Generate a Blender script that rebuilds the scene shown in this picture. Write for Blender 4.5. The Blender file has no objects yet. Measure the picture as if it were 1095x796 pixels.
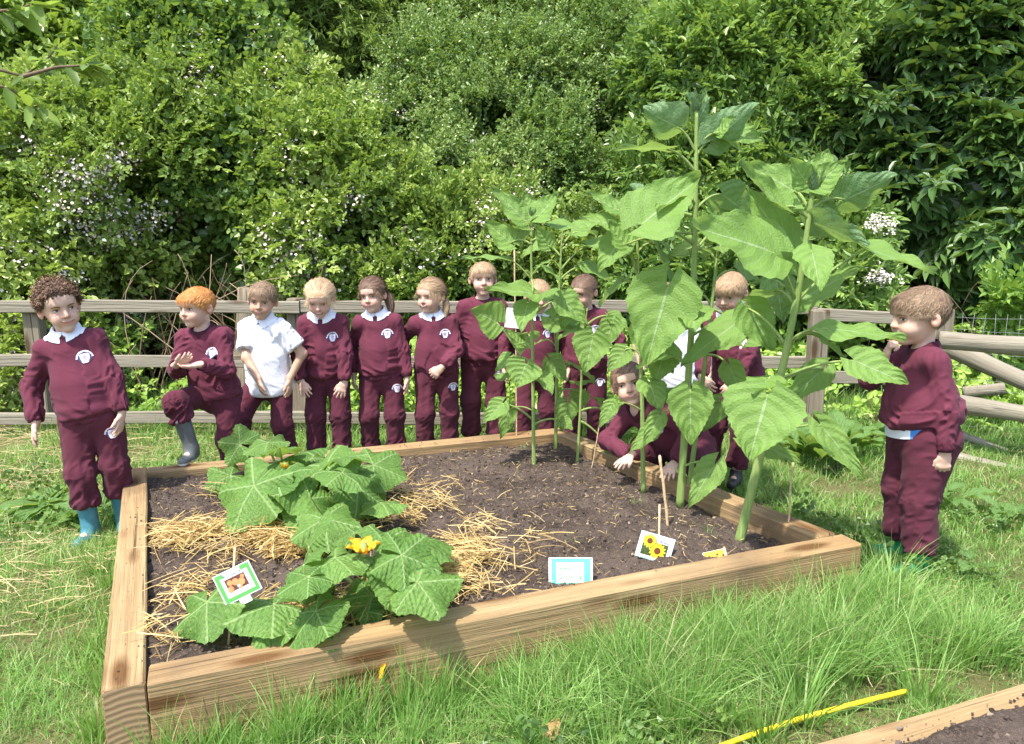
import bpy, math, random
import numpy as np
from mathutils import Vector, Matrix, Euler
R_ = math.radians
rng = np.random.default_rng(7)
random.seed(7)
scene = bpy.context.scene
col = scene.collection

# ------------------------------------------------------------------ camera
CAM_H, CAM_F, CAM_P = 1.42, 813.0, R_(10.3)
def ray(px, py):
    x = (px-547.5)/CAM_F; y = -(py-398)/CAM_F
    return np.array([x, math.cos(CAM_P)+y*math.sin(CAM_P), -math.sin(CAM_P)+y*math.cos(CAM_P)])
def aty(px, py, Y):
    d = ray(px, py); t = Y/d[1]; return np.array([d[0]*t, Y, CAM_H+d[2]*t])
def atz(px, py, z):
    d = ray(px, py); t = (z-CAM_H)/d[2]; return np.array([d[0]*t, d[1]*t, z])
CAM = np.array([0, 0, CAM_H])

# ------------------------------------------------------------------ noise
def _h(i, j, k, s):
    n = (i*374761393 + j*668265263 + k*2147483647 + s*1274126177) & 0xffffffff
    n = ((n ^ (n >> 13))*1274126177) & 0xffffffff
    n = (n ^ (n >> 16)) & 0xffff
    return n/65535.0
def vnoise(p, s=0):
    p = np.asarray(p, float); i = np.floor(p).astype(np.int64); f = p-i; f = f*f*(3-2*f)
    r = 0
    for a in (0, 1):
        for b in (0, 1):
            for c in (0, 1):
                w = (f[:, 0] if a else 1-f[:, 0])*(f[:, 1] if b else 1-f[:, 1])*(f[:, 2] if c else 1-f[:, 2])
                r = r+w*_h(i[:, 0]+a, i[:, 1]+b, i[:, 2]+c, s)
    return r*2-1
def fbm(p, o=4, s=0):
    r = 0; a = .5; p = np.asarray(p, float)
    for q in range(o):
        r = r+a*vnoise(p, s+q*17); p = p*2.03; a *= .5
    return r

# ------------------------------------------------------------------ mesh building
def tag(o, label=None, cat=None, group=None, kind=None):
    if label: o['label'] = label
    if cat: o['category'] = cat
    if group: o['group'] = group
    if kind: o['kind'] = kind
    return o
def empty(name, loc=(0, 0, 0), rz=0.0, scale=1.0):
    o = bpy.data.objects.new(name, None); col.objects.link(o)
    o.location = tuple(float(q) for q in loc); o.rotation_euler = (0, 0, rz); o.scale = (scale,)*3
    o.empty_display_size = .1
    return o
class G:
    """collects vertices and faces; build() links them as one mesh object"""
    def __init__(s): s.V = []; s.F = []; s.S = []; s.M = []; s.T = []; s.U = []; s.n = 0; s.uv = False
    def add(s, V, F, mi=0, tint=.5, uv=None):
        V = np.asarray(V, np.float32).reshape(-1, 3)
        if not isinstance(F, list): F = [F]
        for f in F:
            f = np.asarray(f, np.int64)
            if f.size == 0: continue
            if f.ndim == 1: f = f[None]
            s.F.append((f+s.n).ravel()); s.S.append(np.full(len(f), f.shape[1]))
            s.M.append(np.full(len(f), mi) if np.isscalar(mi) else np.asarray(mi))
        s.V.append(V); s.T.append(np.full(len(V), tint, np.float32) if np.isscalar(tint) else np.asarray(tint, np.float32))
        if uv is not None: s.uv = True; s.U.append(np.asarray(uv, np.float32))
        else: s.U.append(np.zeros((len(V), 2), np.float32))
        s.n += len(V)
    def inst(s, tm, Rm, T, sc, tint, mi=0):
        """tm=(verts, [faces]); Rm n,3,3; T n,3; sc n or n,3; tint n"""
        tv, tf = tm[0], tm[1]; n = len(T)
        if n == 0: return
        sc = np.asarray(sc, float); sc = np.broadcast_to(sc[:, None] if sc.ndim == 1 else sc, (n, 3)) if sc.ndim else np.full((n, 3), sc)
        P = tv[None]*sc[:, None, :]
        P = np.einsum('nij,nmj->nmi', Rm, P)+np.asarray(T)[:, None]
        m = len(tv); off = np.arange(n)*m
        tt = np.repeat(np.asarray(tint, np.float32), m)
        if len(tm) > 2: tt = tt+np.tile(tm[2], n)
        Fs = [(f[None]+off[:, None, None]).reshape(-1, f.shape[1]) for f in tf]
        s.add(P.reshape(-1, 3), Fs, mi, tt)
    def box(s, c, size, rot=None, mi=0, tint=.5, bev=0):
        x, y, z = [q/2 for q in size]
        if bev:
            b = bev; V = []
            for sx in (-1, 1):
                for sy in (-1, 1):
                    for sz in (-1, 1):
                        V += [(sx*(x-b), sy*(y-b), sz*z), (sx*(x-b), sy*y, sz*(z-b)), (sx*x, sy*(y-b), sz*(z-b))]
            V = np.array(V)
            import bmesh
            bm = bmesh.new(); vs = [bm.verts.new(v) for v in V]; bmesh.ops.convex_hull(bm, input=vs)
            bmesh.ops.recalc_face_normals(bm, faces=bm.faces)
            bm.verts.index_update(); V = np.array([v.co[:] for v in bm.verts]); F3 = [[v.index for v in f.verts] for f in bm.faces]; bm.free()
            Fs = [np.array([f for f in F3 if len(f) == k]) for k in (3, 4, 5, 6, 8) if any(len(f) == k for f in F3)]
        else:
            V = np.array([(a*x, b*y, c_*z) for a in (-1, 1) for b in (-1, 1) for c_ in (-1, 1)])
            Fs = [np.array([(0, 1, 3, 2), (4, 6, 7, 5), (0, 4, 5, 1), (2, 3, 7, 6), (0, 2, 6, 4), (1, 5, 7, 3)])]
        if rot is not None: V = V@np.asarray(rot).T
        s.add(V+np.asarray(c), Fs, mi, tint)
    def tube(s, pts, rad, n=8, mi=0, tint=.5, caps=True):
        pts = np.asarray(pts, float); m = len(pts); rad = np.broadcast_to(np.asarray(rad, float), (m,))
        tg = np.gradient(pts, axis=0); tg /= np.linalg.norm(tg, axis=1)[:, None]+1e-9
        up = np.array([0, 0, 1.]) if abs(tg[0, 2]) < .9 else np.array([1., 0, 0])
        a = np.cross(tg[0], up); a /= np.linalg.norm(a); A = []
        for i in range(m):
            a = a-tg[i]*np.dot(a, tg[i]); a /= np.linalg.norm(a)+1e-9; A.append(a)
        A = np.array(A); B = np.cross(tg, A)
        th = np.arange(n)/n*2*math.pi
        V = pts[:, None]+rad[:, None, None]*(np.cos(th)[None, :, None]*A[:, None]+np.sin(th)[None, :, None]*B[:, None])
        i, j = np.meshgrid(np.arange(m-1), np.arange(n), indexing='ij'); i = i.ravel(); j = j.ravel(); k = (j+1) % n
        F = [np.stack([i*n+j, (i+1)*n+j, (i+1)*n+k, i*n+k], 1)]
        if caps: F += [np.arange(n)[None], (np.arange(n)[::-1]+(m-1)*n)[None]]
        tt = tint if np.isscalar(tint) else np.repeat(tint, n)
        s.add(V.reshape(-1, 3), F, mi, tt)
    def grid(s, P, mi=0, tint=.5, uv=None, flip=False):
        a, b = P.shape[:2]
        i, j = np.meshgrid(np.arange(a-1), np.arange(b-1), indexing='ij'); i = i.ravel(); j = j.ravel()
        F = np.stack([i*b+j, (i+1)*b+j, (i+1)*b+j+1, i*b+j+1], 1)
        if flip: F = F[:, ::-1]
        s.add(P.reshape(-1, 3), F, mi, tint if np.isscalar(tint) else np.asarray(tint).ravel(), None if uv is None else uv.reshape(-1, 2))
    def build(s, name, mats, parent=None, smooth=True):
        if not isinstance(mats, (list, tuple)): mats = [mats]
        me = bpy.data.meshes.new(name)
        V = np.concatenate(s.V); L = np.concatenate(s.F).astype(np.int32); S = np.concatenate(s.S).astype(np.int32)
        me.vertices.add(len(V)); me.vertices.foreach_set('co', V.astype(np.float32).ravel())
        me.loops.add(len(L)); me.loops.foreach_set('vertex_index', L)
        me.polygons.add(len(S)); st = np.concatenate([[0], np.cumsum(S)[:-1]]).astype(np.int32)
        me.polygons.foreach_set('loop_start', st); me.polygons.foreach_set('loop_total', S)
        me.polygons.foreach_set('material_index', np.concatenate(s.M).astype(np.int32))
        me.polygons.foreach_set('use_smooth', np.full(len(S), smooth))
        T = np.concatenate(s.T)
        at = me.attributes.new('tint', 'FLOAT', 'POINT'); at.data.foreach_set('value', T)
        if s.uv:
            U = np.concatenate(s.U); ul = me.uv_layers.new(name='UVMap'); ul.data.foreach_set('uv', U[L].ravel())
        for m in mats: me.materials.append(m)
        me.update(calc_edges=True); me.validate()
        o = bpy.data.objects.new(name, me); col.objects.link(o)
        if parent is not None: o.parent = parent
        return o
def nrm(v):
    v = np.asarray(v, float); return v/(np.linalg.norm(v, axis=-1, keepdims=True)+1e-12)
def basis(y, z):
    """rotation matrices with column 1 = y (along), column 2 ~ z (normal)"""
    y = nrm(y); x = nrm(np.cross(y, z)); z = np.cross(x, y)
    return np.stack([x, y, z], -1)

# ------------------------------------------------------------------ materials
def newmat(name):
    m = bpy.data.materials.new(name); m.use_nodes = True; nt = m.node_tree; nt.nodes.clear()
    return m, nt, nt.nodes, nt.links
def N(nt, t, **k):
    n = nt.nodes.new(t)
    for a, b in k.items():
        if a.startswith('i_'):
            q = a[2:]; q = int(q) if q.isdigit() else q.replace('_', ' ')
            n.inputs[q].default_value = b
        else: setattr(n, a, b)
    return n
def ramp(nt, fac, stops):
    r = nt.nodes.new('ShaderNodeValToRGB'); el = r.color_ramp.elements
    while len(el) < len(stops): el.new(.5)
    for e, (p, c) in zip(el, stops): e.position = p; e.color = (*c, 1) if len(c) == 3 else c
    nt.links.new(fac, r.inputs[0]); return r.outputs[0]
def noise(nt, scale, det=3, rough=.55, vec=None, dist=0):
    n = N(nt, 'ShaderNodeTexNoise', i_Scale=scale, i_Detail=det, i_Roughness=rough, i_Distortion=dist)
    if vec is not None: nt.links.new(vec, n.inputs['Vector'])
    return n.outputs['Fac']
def mapping(nt, scale=(1, 1, 1), rot=(0, 0, 0), coord='Object'):
    c = N(nt, 'ShaderNodeTexCoord'); m = N(nt, 'ShaderNodeMapping', i_Scale=scale, i_Rotation=rot)
    nt.links.new(c.outputs[coord], m.inputs[0]); return m.outputs[0]
def mix(nt, f, a, b, mode='MIX'):
    m = N(nt, 'ShaderNodeMix', data_type='RGBA', blend_type=mode)
    for s, v in ((0, f), (6, a), (7, b)):
        if isinstance(v, (int, float)): m.inputs[s].default_value = v
        elif isinstance(v, (tuple, list)): m.inputs[s].default_value = (*v[:3], 1)
        else: nt.links.new(v, m.inputs[s])
    return m.outputs[2]
def math_(nt, op, a, b=None, c=None, clamp=False):
    m = N(nt, 'ShaderNodeMath', operation=op, use_clamp=clamp)
    for s, v in ((0, a), (1, b), (2, c)):
        if v is None: continue
        if isinstance(v, (int, float)): m.inputs[s].default_value = v
        else: nt.links.new(v, m.inputs[s])
    return m.outputs[0]
def bump(nt, h, s=.3, d=.01):
    b = N(nt, 'ShaderNodeBump', i_Strength=s, i_Distance=d); nt.links.new(h, b.inputs['Height']); return b.outputs[0]
def finish(m, nt, colr, rough=.6, spec=.3, norm=None, trans=None, tw=0, sss=0, rsock=None, sheen=0):
    p = N(nt, 'ShaderNodeBsdfPrincipled', i_Roughness=rough); p.inputs['Specular IOR Level'].default_value = spec
    o = N(nt, 'ShaderNodeOutputMaterial')
    if isinstance(colr, (tuple, list)): p.inputs['Base Color'].default_value = (*colr[:3], 1)
    else: nt.links.new(colr, p.inputs['Base Color'])
    if norm is not None: nt.links.new(norm, p.inputs['Normal'])
    if rsock is not None: nt.links.new(rsock, p.inputs['Roughness'])
    if sss:
        p.inputs['Subsurface Weight'].default_value = sss; p.inputs['Subsurface Radius'].default_value = (1, .35, .2); p.inputs['Subsurface Scale'].default_value = .008
    if sheen: p.inputs['Sheen Weight'].default_value = sheen; p.inputs['Sheen Roughness'].default_value = .5
    out = p.outputs[0]
    if tw:
        t = N(nt, 'ShaderNodeBsdfTranslucent')
        if isinstance(trans, (tuple, list)): t.inputs[0].default_value = (*trans[:3], 1)
        else: nt.links.new(trans, t.inputs[0])
        x = N(nt, 'ShaderNodeMixShader', i_0=tw); nt.links.new(out, x.inputs[1]); nt.links.new(t.outputs[0], x.inputs[2]); out = x.outputs[0]
    nt.links.new(out, o.inputs[0]); return m
def tintv(nt): return N(nt, 'ShaderNodeAttribute', attribute_name='tint').outputs['Fac']
def leafmat(name, stops, rough=.42, spec=.5, tw=.35, tcol=None):
    m, nt, _, L = newmat(name); c = ramp(nt, tintv(nt), stops)
    t = mix(nt, .6, c, tcol or (.35, .5, .05)); t = mix(nt, .25, t, (1, 1, 1)) if False else t
    return finish(m, nt, c, rough, spec, None, t, tw)
def plain(name, c, rough=.6, spec=.3, var=.12, scale=30, bmp=0, **k):
    m, nt, _, L = newmat(name); n = noise(nt, scale, 4, .6, mapping(nt))
    dk = tuple(q*(1-var) for q in c); lt = tuple(min(1, q*(1+var)) for q in c)
    cc = ramp(nt, n, [(.3, dk), (.7, lt)])
    return finish(m, nt, cc, rough, spec, bump(nt, n, bmp, .005) if bmp else None, **k)
def tintmat(name, stops, rough=.6, spec=.3, **k):
    m, nt, _, L = newmat(name); return finish(m, nt, ramp(nt, tintv(nt), stops), rough, spec, **k)
# ------------------------------------------------------------------ camera, light, world
cd = bpy.data.cameras.new('camera'); cam = bpy.data.objects.new('camera', cd); col.objects.link(cam)
cam.location = (0, 0, CAM_H); cam.rotation_euler = (R_(90)-CAM_P, 0, 0)
cd.sensor_width = 36; cd.lens = CAM_F/1095*36; cd.clip_start = .05; cd.clip_end = 500
scene.camera = cam
SUN_EL, SUN_AZ = R_(64), R_(-143)           # azimuth measured from +Y (view direction), negative = to the left
sd = np.array([math.sin(SUN_AZ)*math.cos(SUN_EL), math.cos(SUN_AZ)*math.cos(SUN_EL), math.sin(SUN_EL)])
w = bpy.data.worlds.new('World'); scene.world = w; w.use_nodes = True; nt = w.node_tree
bg = nt.nodes['Background']; sk = nt.nodes.new('ShaderNodeTexSky'); sk.sky_type = 'NISHITA'; sk.sun_disc = False
sk.sun_elevation = SUN_EL; sk.sun_rotation = SUN_AZ; sk.air_density = 1.0; sk.dust_density = 2.0; sk.ozone_density = 1.0
nt.links.new(sk.outputs[0], bg.inputs[0]); bg.inputs[1].default_value = .15
ld = bpy.data.lights.new('sun', 'SUN'); ld.energy = 3.1; ld.angle = R_(1.6); ld.color = (1, .95, .87)
lo = bpy.data.objects.new('sun', ld); col.objects.link(lo); lo.rotation_euler = Vector(sd).to_track_quat('Z', 'Y').to_euler(); lo.location = (-3, -3, 8)
scene.view_settings.view_transform = 'Standard'; scene.view_settings.look = 'None'; scene.view_settings.gamma = 1; scene.view_settings.exposure = 1.5
scene.render.engine = 'CYCLES'

# ------------------------------------------------------------------ shared materials
def wood_mat(name, a, b, dirt, ring=26, axis='X', rough=.75, knots=True, warm=None):
    m, nt, _, L = newmat(name)
    sc = {'X': (1.2, ring, ring), 'Z': (ring, ring, 1.2)}[axis]
    v = mapping(nt, sc); n1 = noise(nt, 1.0, 5, .6, v, .6)
    sc2 = {'X': (3, 140, 140), 'Z': (140, 140, 3)}[axis]
    n2 = noise(nt, 1.0, 4, .7, mapping(nt, sc2))
    big = noise(nt, 2.3, 4, .6, mapping(nt))
    c = ramp(nt, n1, [(.28, a), (.5, tuple((p+q)/2 for p, q in zip(a, b))), (.72, b)])
    c = mix(nt, math_(nt, 'MULTIPLY', n2, .45), c, tuple(q*.55 for q in a))
    c = mix(nt, ramp(nt, noise(nt, 1.1, 2, .5, mapping(nt)), [(.35, (0, 0, 0)), (.65, (.55, .55, .55))]), c, warm) if warm else c
    c = mix(nt, ramp(nt, big, [(.5, (0, 0, 0)), (.75, (.6, .6, .6))]), c, dirt)
    if knots:
        k = N(nt, 'ShaderNodeTexVoronoi', i_Scale=1.0, i_Randomness=1.0); nt.links.new(mapping(nt, (2.4, 9, 9) if axis == 'X' else (9, 9, 2.4)), k.inputs['Vector'])
        kd = ramp(nt, k.outputs['Distance'], [(.15, (1, 1, 1)), (.30, (0, 0, 0))])
        c = mix(nt, kd, c, (a[0]*.5, a[1]*.38, a[2]*.3))
    ck = noise(nt, 1.0, 3, .6, mapping(nt, (1.1, 55, 55) if axis == 'X' else (55, 55, 1.1)), .3)
    c = mix(nt, ramp(nt, ck, [(.62, (0, 0, 0)), (.69, (.8, .8, .8))]), c, tuple(q*.22 for q in a))
    sp = noise(nt, 220, 2, .5, mapping(nt))
    c = mix(nt, ramp(nt, sp, [(.66, (0, 0, 0)), (.74, (.5, .5, .5))]), c, dirt)
    h = math_(nt, 'SUBTRACT', math_(nt, 'ADD', n1, math_(nt, 'MULTIPLY', n2, .7)), math_(nt, 'MULTIPLY', ck, 1.2))
    return finish(m, nt, c, .9, .12, bump(nt, h, .9, .007))
M = {}
M['sleeper'] = wood_mat('sleeper_wood', (.24, .16, .08), (.45, .33, .175), (.10, .075, .05), warm=(.32, .18, .075))
M['sleeper_end'] = None
def endgrain():
    m, nt, _, L = newmat('end_grain'); wv = N(nt, 'ShaderNodeTexWave', wave_type='RINGS', rings_direction='X', i_Scale=17, i_Distortion=2.2, i_Detail=2)
    c = N(nt, 'ShaderNodeTexCoord'); mp = N(nt, 'ShaderNodeMapping', i_Location=(0, .07, .16)); L.new(c.outputs['Object'], mp.inputs[0]); L.new(mp.outputs[0], wv.inputs[0])
    cc = ramp(nt, wv.outputs['Fac'], [(.2, (.24, .155, .085)), (.8, (.33, .225, .125))])
    return finish(m, nt, cc, .8, .15, bump(nt, wv.outputs['Fac'], .3, .003))
M['sleeper_end'] = endgrain()
M['rail'] = wood_mat('weathered_rail_wood', (.20, .175, .13), (.38, .34, .27), (.20, .20, .13))
M['post'] = wood_mat('weathered_post_wood', (.17, .14, .10), (.32, .27, .20), (.16, .16, .10), axis='Z')
M['stake'] = plain('bamboo_stake', (.50, .36, .21), .6, var=.25, scale=60)
M['straw'] = tintmat('straw', [(0, (.26, .16, .06)), (.45, (.48, .34, .12)), (1, (.66, .52, .24))], .55, .35, trans=(.7, .5, .2), tw=.2)
M['hay'] = tintmat('dry_grass', [(0, (.30, .22, .10)), (1, (.60, .49, .27))], .7, .2, trans=(.6, .5, .25), tw=.2)
def soilmat():
    m, nt, _, L = newmat('soil'); v = mapping(nt)
    n1 = noise(nt, 7, 5, .6, v); n2 = noise(nt, 90, 4, .7, v); n3 = noise(nt, 330, 2, .6, v)
    c = ramp(nt, n1, [(.35, (.045, .034, .028)), (.62, (.105, .080, .066))])
    c = mix(nt, ramp(nt, n2, [(.45, (0, 0, 0)), (.7, (.7, .7, .7))]), c, (.15, .115, .09))
    c = mix(nt, ramp(nt, n3, [(.60, (0, 0, 0)), (.72, (.75, .75, .75))]), c, (.30, .21, .13))
    h = math_(nt, 'ADD', n2, math_(nt, 'MULTIPLY', n3, .6))
    return finish(m, nt, c, .95, .1, bump(nt, h, 1.0, .012))
M['soil'] = soilmat()
M['crumb'] = tintmat('soil_crumb', [(0, (.035, .026, .021)), (.7, (.105, .08, .064)), (.93, (.15, .12, .095)), (1, (.34, .26, .17))], .95, .1)
def groundmat():
    m, nt, _, L = newmat('lawn_ground'); v = mapping(nt)
    n1 = noise(nt, 1.3, 5, .6, v); n2 = noise(nt, 45, 4, .7, v)
    c = ramp(nt, n1, [(.4, (.055, .085, .022)), (.65, (.12, .11, .045))])
    c = mix(nt, ramp(nt, n2, [(.4, (0, 0, 0)), (.7, (.8, .8, .8))]), c, (.16, .12, .065))
    return finish(m, nt, c, .95, .1, bump(nt, n2, .8, .02))
M['ground'] = groundmat()
M['bank'] = plain('bank_dark_backing', (.030, .038, .014), .95, .1, .5, 3)  # very dark tone stands in for shade in the gaps between shrubs
M['grass'] = tintmat('grass', [(0, (.44, .39, .21)), (.12, (.30, .35, .13)), (.3, (.11, .23, .05)), (.7, (.21, .37, .085)), (1, (.34, .48, .17))], .45, .35, trans=(.30, .55, .07), tw=.35)
def bigleaf_mat(name, top, topl, under, vein, kind):
    m, nt, _, L_ = newmat(name); tc = N(nt, 'ShaderNodeTexCoord'); sp = N(nt, 'ShaderNodeSeparateXYZ'); L_.new(tc.outputs['UV'], sp.inputs[0]); u, v = sp.outputs[0], sp.outputs[1]
    ob = mapping(nt); n1 = noise(nt, 14, 4, .6, ob); n2 = noise(nt, 120, 3, .6, ob)
    if kind == 'heart':
        au = math_(nt, 'ABSOLUTE', u); midv = math_(nt, 'LESS_THAN', au, .035)
        s = math_(nt, 'SUBTRACT', v, math_(nt, 'MULTIPLY', math_(nt, 'POWER', au, 1.4), .42)); fr = math_(nt, 'FRACT', math_(nt, 'MULTIPLY', s, 5.0)); dist = math_(nt, 'ABSOLUTE', math_(nt, 'SUBTRACT', fr, .5))
        side = math_(nt, 'LESS_THAN', dist, .035); pf = math_(nt, 'MULTIPLY', math_(nt, 'ABSOLUTE', math_(nt, 'SUBTRACT', fr, .5)), 2)
        vm = math_(nt, 'MAXIMUM', midv, math_(nt, 'MULTIPLY', side, .45))
    else:                       # u = angle in turns*5 (lobe), v = radius
        fr = math_(nt, 'FRACT', math_(nt, 'ADD', u, .5)); dist = math_(nt, 'MULTIPLY', math_(nt, 'ABSOLUTE', math_(nt, 'SUBTRACT', fr, .5)), v)
        midv = math_(nt, 'LESS_THAN', dist, .02); s = math_(nt, 'FRACT', math_(nt, 'MULTIPLY', math_(nt, 'SUBTRACT', v, math_(nt, 'MULTIPLY', dist, 1.4)), 6)); pf = math_(nt, 'MULTIPLY', math_(nt, 'ABSOLUTE', math_(nt, 'SUBTRACT', s, .5)), 2)
        side = math_(nt, 'LESS_THAN', pf, .13); vm = math_(nt, 'MAXIMUM', midv, math_(nt, 'MULTIPLY', side, .55))
    c = ramp(nt, math_(nt, 'ADD', math_(nt, 'MULTIPLY', n1, .6), math_(nt, 'MULTIPLY', tintv(nt), .4)), [(.3, top), (.7, topl)])
    c = mix(nt, ramp(nt, n2, [(.38, (.55, .55, .55)), (.55, (0, 0, 0))]), c, tuple(q*.55 for q in top)); n4 = noise(nt, 38, 3, .5, ob); c = mix(nt, ramp(nt, n4, [(.69, (0, 0, 0)), (.72, (.75, .75, .75))]), c, (.22, .17, .06)); c = mix(nt, math_(nt, 'MULTIPLY', vm, .7), c, vein)
    gm = N(nt, 'ShaderNodeNewGeometry'); und = mix(nt, math_(nt, 'MULTIPLY', vm, .6), under, vein); c2 = mix(nt, gm.outputs['Backfacing'], c, und)
    hh = math_(nt, 'ADD', math_(nt, 'MULTIPLY', pf, -.55), math_(nt, 'ADD', math_(nt, 'MULTIPLY', n2, .9), math_(nt, 'MULTIPLY', vm, -1.0)))
    t = mix(nt, .55, c, (.42, .60, .06))
    return finish(m, nt, c2, .52, .35, bump(nt, hh, .8, .008), t, .38)
# ------------------------------------------------------------------ ground
BED = [np.array(q) for q in ((-1.067, 1.794), (-1.958, 3.691), (.302, 4.54), (1.351, 2.767))]     # FL, BL, BR, FR outer corners
BT = .25
def inquad(P, Q):
    ins = np.ones(len(P), bool); c = sum(Q)/4
    for i in range(4):
        a, b = Q[i], Q[(i+1) % 4]; n = np.array([-(b-a)[1], (b-a)[0]]); s = np.sign(np.dot(c-a, n))
        ins &= ((P-a)@n)*s > 0
    return ins
def insetq(Q, d):
    out = []
    for i in range(4):
        a = nrm(Q[(i+1) % 4]-Q[i]); b = nrm(Q[i-1]-Q[i]); out.append(Q[i]+(a+b)*d)
    return out
B2a, B2b = atz(860, 796, .2)[:2], atz(1095, 728, .2)[:2]
d2 = nrm(B2b-B2a); n2v = np.array([d2[1], -d2[0]])
BED2 = [B2a-d2*.35, B2a+d2*2.05, B2a+d2*2.05+n2v*1.2, B2a-d2*.35+n2v*1.2]
def gh(x, y):
    P = np.stack([np.ravel(x), np.ravel(y), np.zeros(np.size(x))], 1)
    z = fbm(P*1.1, 3, 5)*.035
    b = np.clip((P[:, 1]-6.2)/9, 0, 1); z = z+b*b*(3-2*b)*4.2*(P[:, 1] > 6.2)
    return z
xs = np.concatenate([np.linspace(-60, -8, 14), np.linspace(-7.5, 7.5, 121), np.linspace(8, 60, 14)])
ys = np.concatenate([np.linspace(-40, -2, 12), np.linspace(-1.5, 6.2, 62), np.linspace(6.5, 20, 40), np.linspace(22, 70, 14)])
X, Y = np.meshgrid(xs, ys, indexing='ij'); Z = gh(X, Y).reshape(X.shape)
g = G(); g.grid(np.stack([X, Y, Z], -1)[:, :75]); tag(g.build('ground', M['ground']), kind='structure')
g = G(); g.grid((np.stack([X, Y, Z+.004], -1))[:, 74:]); tag(g.build('backing_slope', M['bank']), kind='structure')  # slope added as a dark backing behind the shrubs

# ------------------------------------------------------------------ raised bed
def sleeper(parent, name, A, B, width, z0, z1, side, tint, over=0, seed=0):
    """timber from A to B along outer edge; side = inward unit normal; object frame along its length so the grain runs along it"""
    d = nrm(B-A); L_ = np.linalg.norm(B-A)
    g = G(); nx = 40; hs = (z1-z0)/2; b = .006
    prof = [(0+b, -hs), (width-b, -hs), (width, -hs+b), (width, hs-b), (width-b, hs), (0+b, hs), (0, hs-b), (0, -hs+b)]
    xs_ = np.concatenate([[0, .004], np.linspace(.02, L_-.02, nx), [L_-.004, L_]])
    V = []
    for k, x in enumerate(xs_):
        ins = .004 if k in (0, len(xs_)-1) else 0
        for (u, v) in prof:
            u2 = u+(ins if u < width/2 else -ins); v2 = v+(ins if v < 0 else -ins)
            V.append((x-L_/2, u2, v2))
    V = np.array(V); nn = fbm(V*np.array([2.2, 9, 9])+seed*7, 3, seed)*.005; V[:, 1] += nn*(np.abs(V[:, 1]-width/2) > .02); V[:, 2] += fbm(V*np.array([1.5, 6, 6])+9+seed, 3, seed)*.006*(V[:, 2] > 0)
    m = len(prof); k = len(xs_)
    i, j = np.meshgrid(np.arange(k-1), np.arange(m), indexing='ij'); i = i.ravel(); j = j.ravel(); jn = (j+1) % m
    sgn = 1 if np.cross(d, side) > 0 else -1
    F = np.stack([i*m+j, i*m+jn, (i+1)*m+jn, (i+1)*m+j], 1)
    if sgn > 0: F = F[:, ::-1]
    V[:, 1] *= 1
    g.add(V, F, 0); g.F.append(np.arange(m)[::-1]); g.S.append(np.array([m])); g.M.append(np.array([1])); g.F.append(np.arange(m)+(k-1)*m); g.S.append(np.array([m])); g.M.append(np.array([1]))
    o = g.build(name, [M['sleeper'], M['sleeper_end']], parent, smooth=False)
    c = (A+B)/2; ang = math.atan2(d[1], d[0])
    if sgn < 0: o.data.transform(Matrix.Diagonal((1, -1, 1, 1)).to_4x4())
    o.data.flip_normals() if sgn < 0 else None
    o.location = (c[0], c[1], (z0+z1)/2); o.rotation_euler = (0, 0, ang)
    import bmesh
    bm = bmesh.new(); bm.from_mesh(o.data); bmesh.ops.recalc_face_normals(bm, faces=bm.faces); bm.to_mesh(o.data); bm.free()
    return o
def bed(name, label, Q, top, th, soilz, seed):
    e = empty(name, (0, 0, 0)); tag(e, label, 'raised bed')
    FL, BL, BR, FR = Q
    # left board runs past the front board, front board runs past the right board
    def inn(a, b, c): n = np.array([-(b-a)[1], (b-a)[0]]); n = nrm(n); return n if np.dot(c-a, n) > 0 else -n
    C = sum(Q)/4; nl = inn(FL, BL, C); nb = inn(BL, BR, C); nr = inn(BR, FR, C); nf = inn(FR, FL, C)
    sleeper(e, 'side_board', FL, BL, th, -.05, top, nl, .5, seed=seed)
    dfr = nrm(FR-FL); sleeper(e, 'front_board', FL+dfr*(th+.002)+0*nl, FR, th, -.05, top-.003, nf, .5, seed=seed+1)
    dbk = nrm(BR-BL); sleeper(e, 'back_board', BL+dbk*(th+.002), BR, th, -.05, top-.004, nb, .5, seed=seed+2)
    dr = nrm(FR-BR); sleeper(e, 'side_board', BR+dr*(th*1.05), FR-dr*(th*1.1), th, -.05, top-.002, nr, .5, seed=seed+3)
    return e
bed('raised_bed', 'large raised bed of tan timber sleepers filled with dark soil and plants', BED, BT, .105, .19, 1)
def soilz(x, y):
    P = np.stack([np.ravel(x), np.ravel(y), np.zeros(np.size(x))], 1)
    rt = np.clip((P[:, 0]-.75+(P[:, 1]-2.8)*.45)/.5, 0, 1); return .195-.055*rt+fbm(P*3, 3, 2)*.035+np.abs(fbm(P*14, 3, 8))*.03
def soil(name, Q, zf, n, label=None, cover=None):
    u, v = np.meshgrid(np.linspace(0, 1, n), np.linspace(0, 1, n), indexing='ij')
    q = [np.array(k) for k in insetq(Q, .085)]
    P = (1-u)[..., None]*(1-v)[..., None]*q[0]+(1-u)[..., None]*v[..., None]*q[1]+u[..., None]*v[..., None]*q[2]+u[..., None]*(1-v)[..., None]*q[3]
    z = zf(P[..., 0], P[..., 1]).reshape(u.shape)
    pp = np.stack([P[..., 0].ravel(), P[..., 1].ravel(), 0*P[..., 0].ravel()], 1)
    z = z+(np.maximum(fbm(pp*45, 2, 4), 0)*.012).reshape(z.shape)
    g = G(); g.grid(np.dstack([P, z]), flip=False); o = g.build(name, M['soil']); return o
o = soil('bed_soil', BED, soilz, 300); tag(o, 'dark crumbly soil filling the large raised bed', 'soil', kind='stuff')
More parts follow.
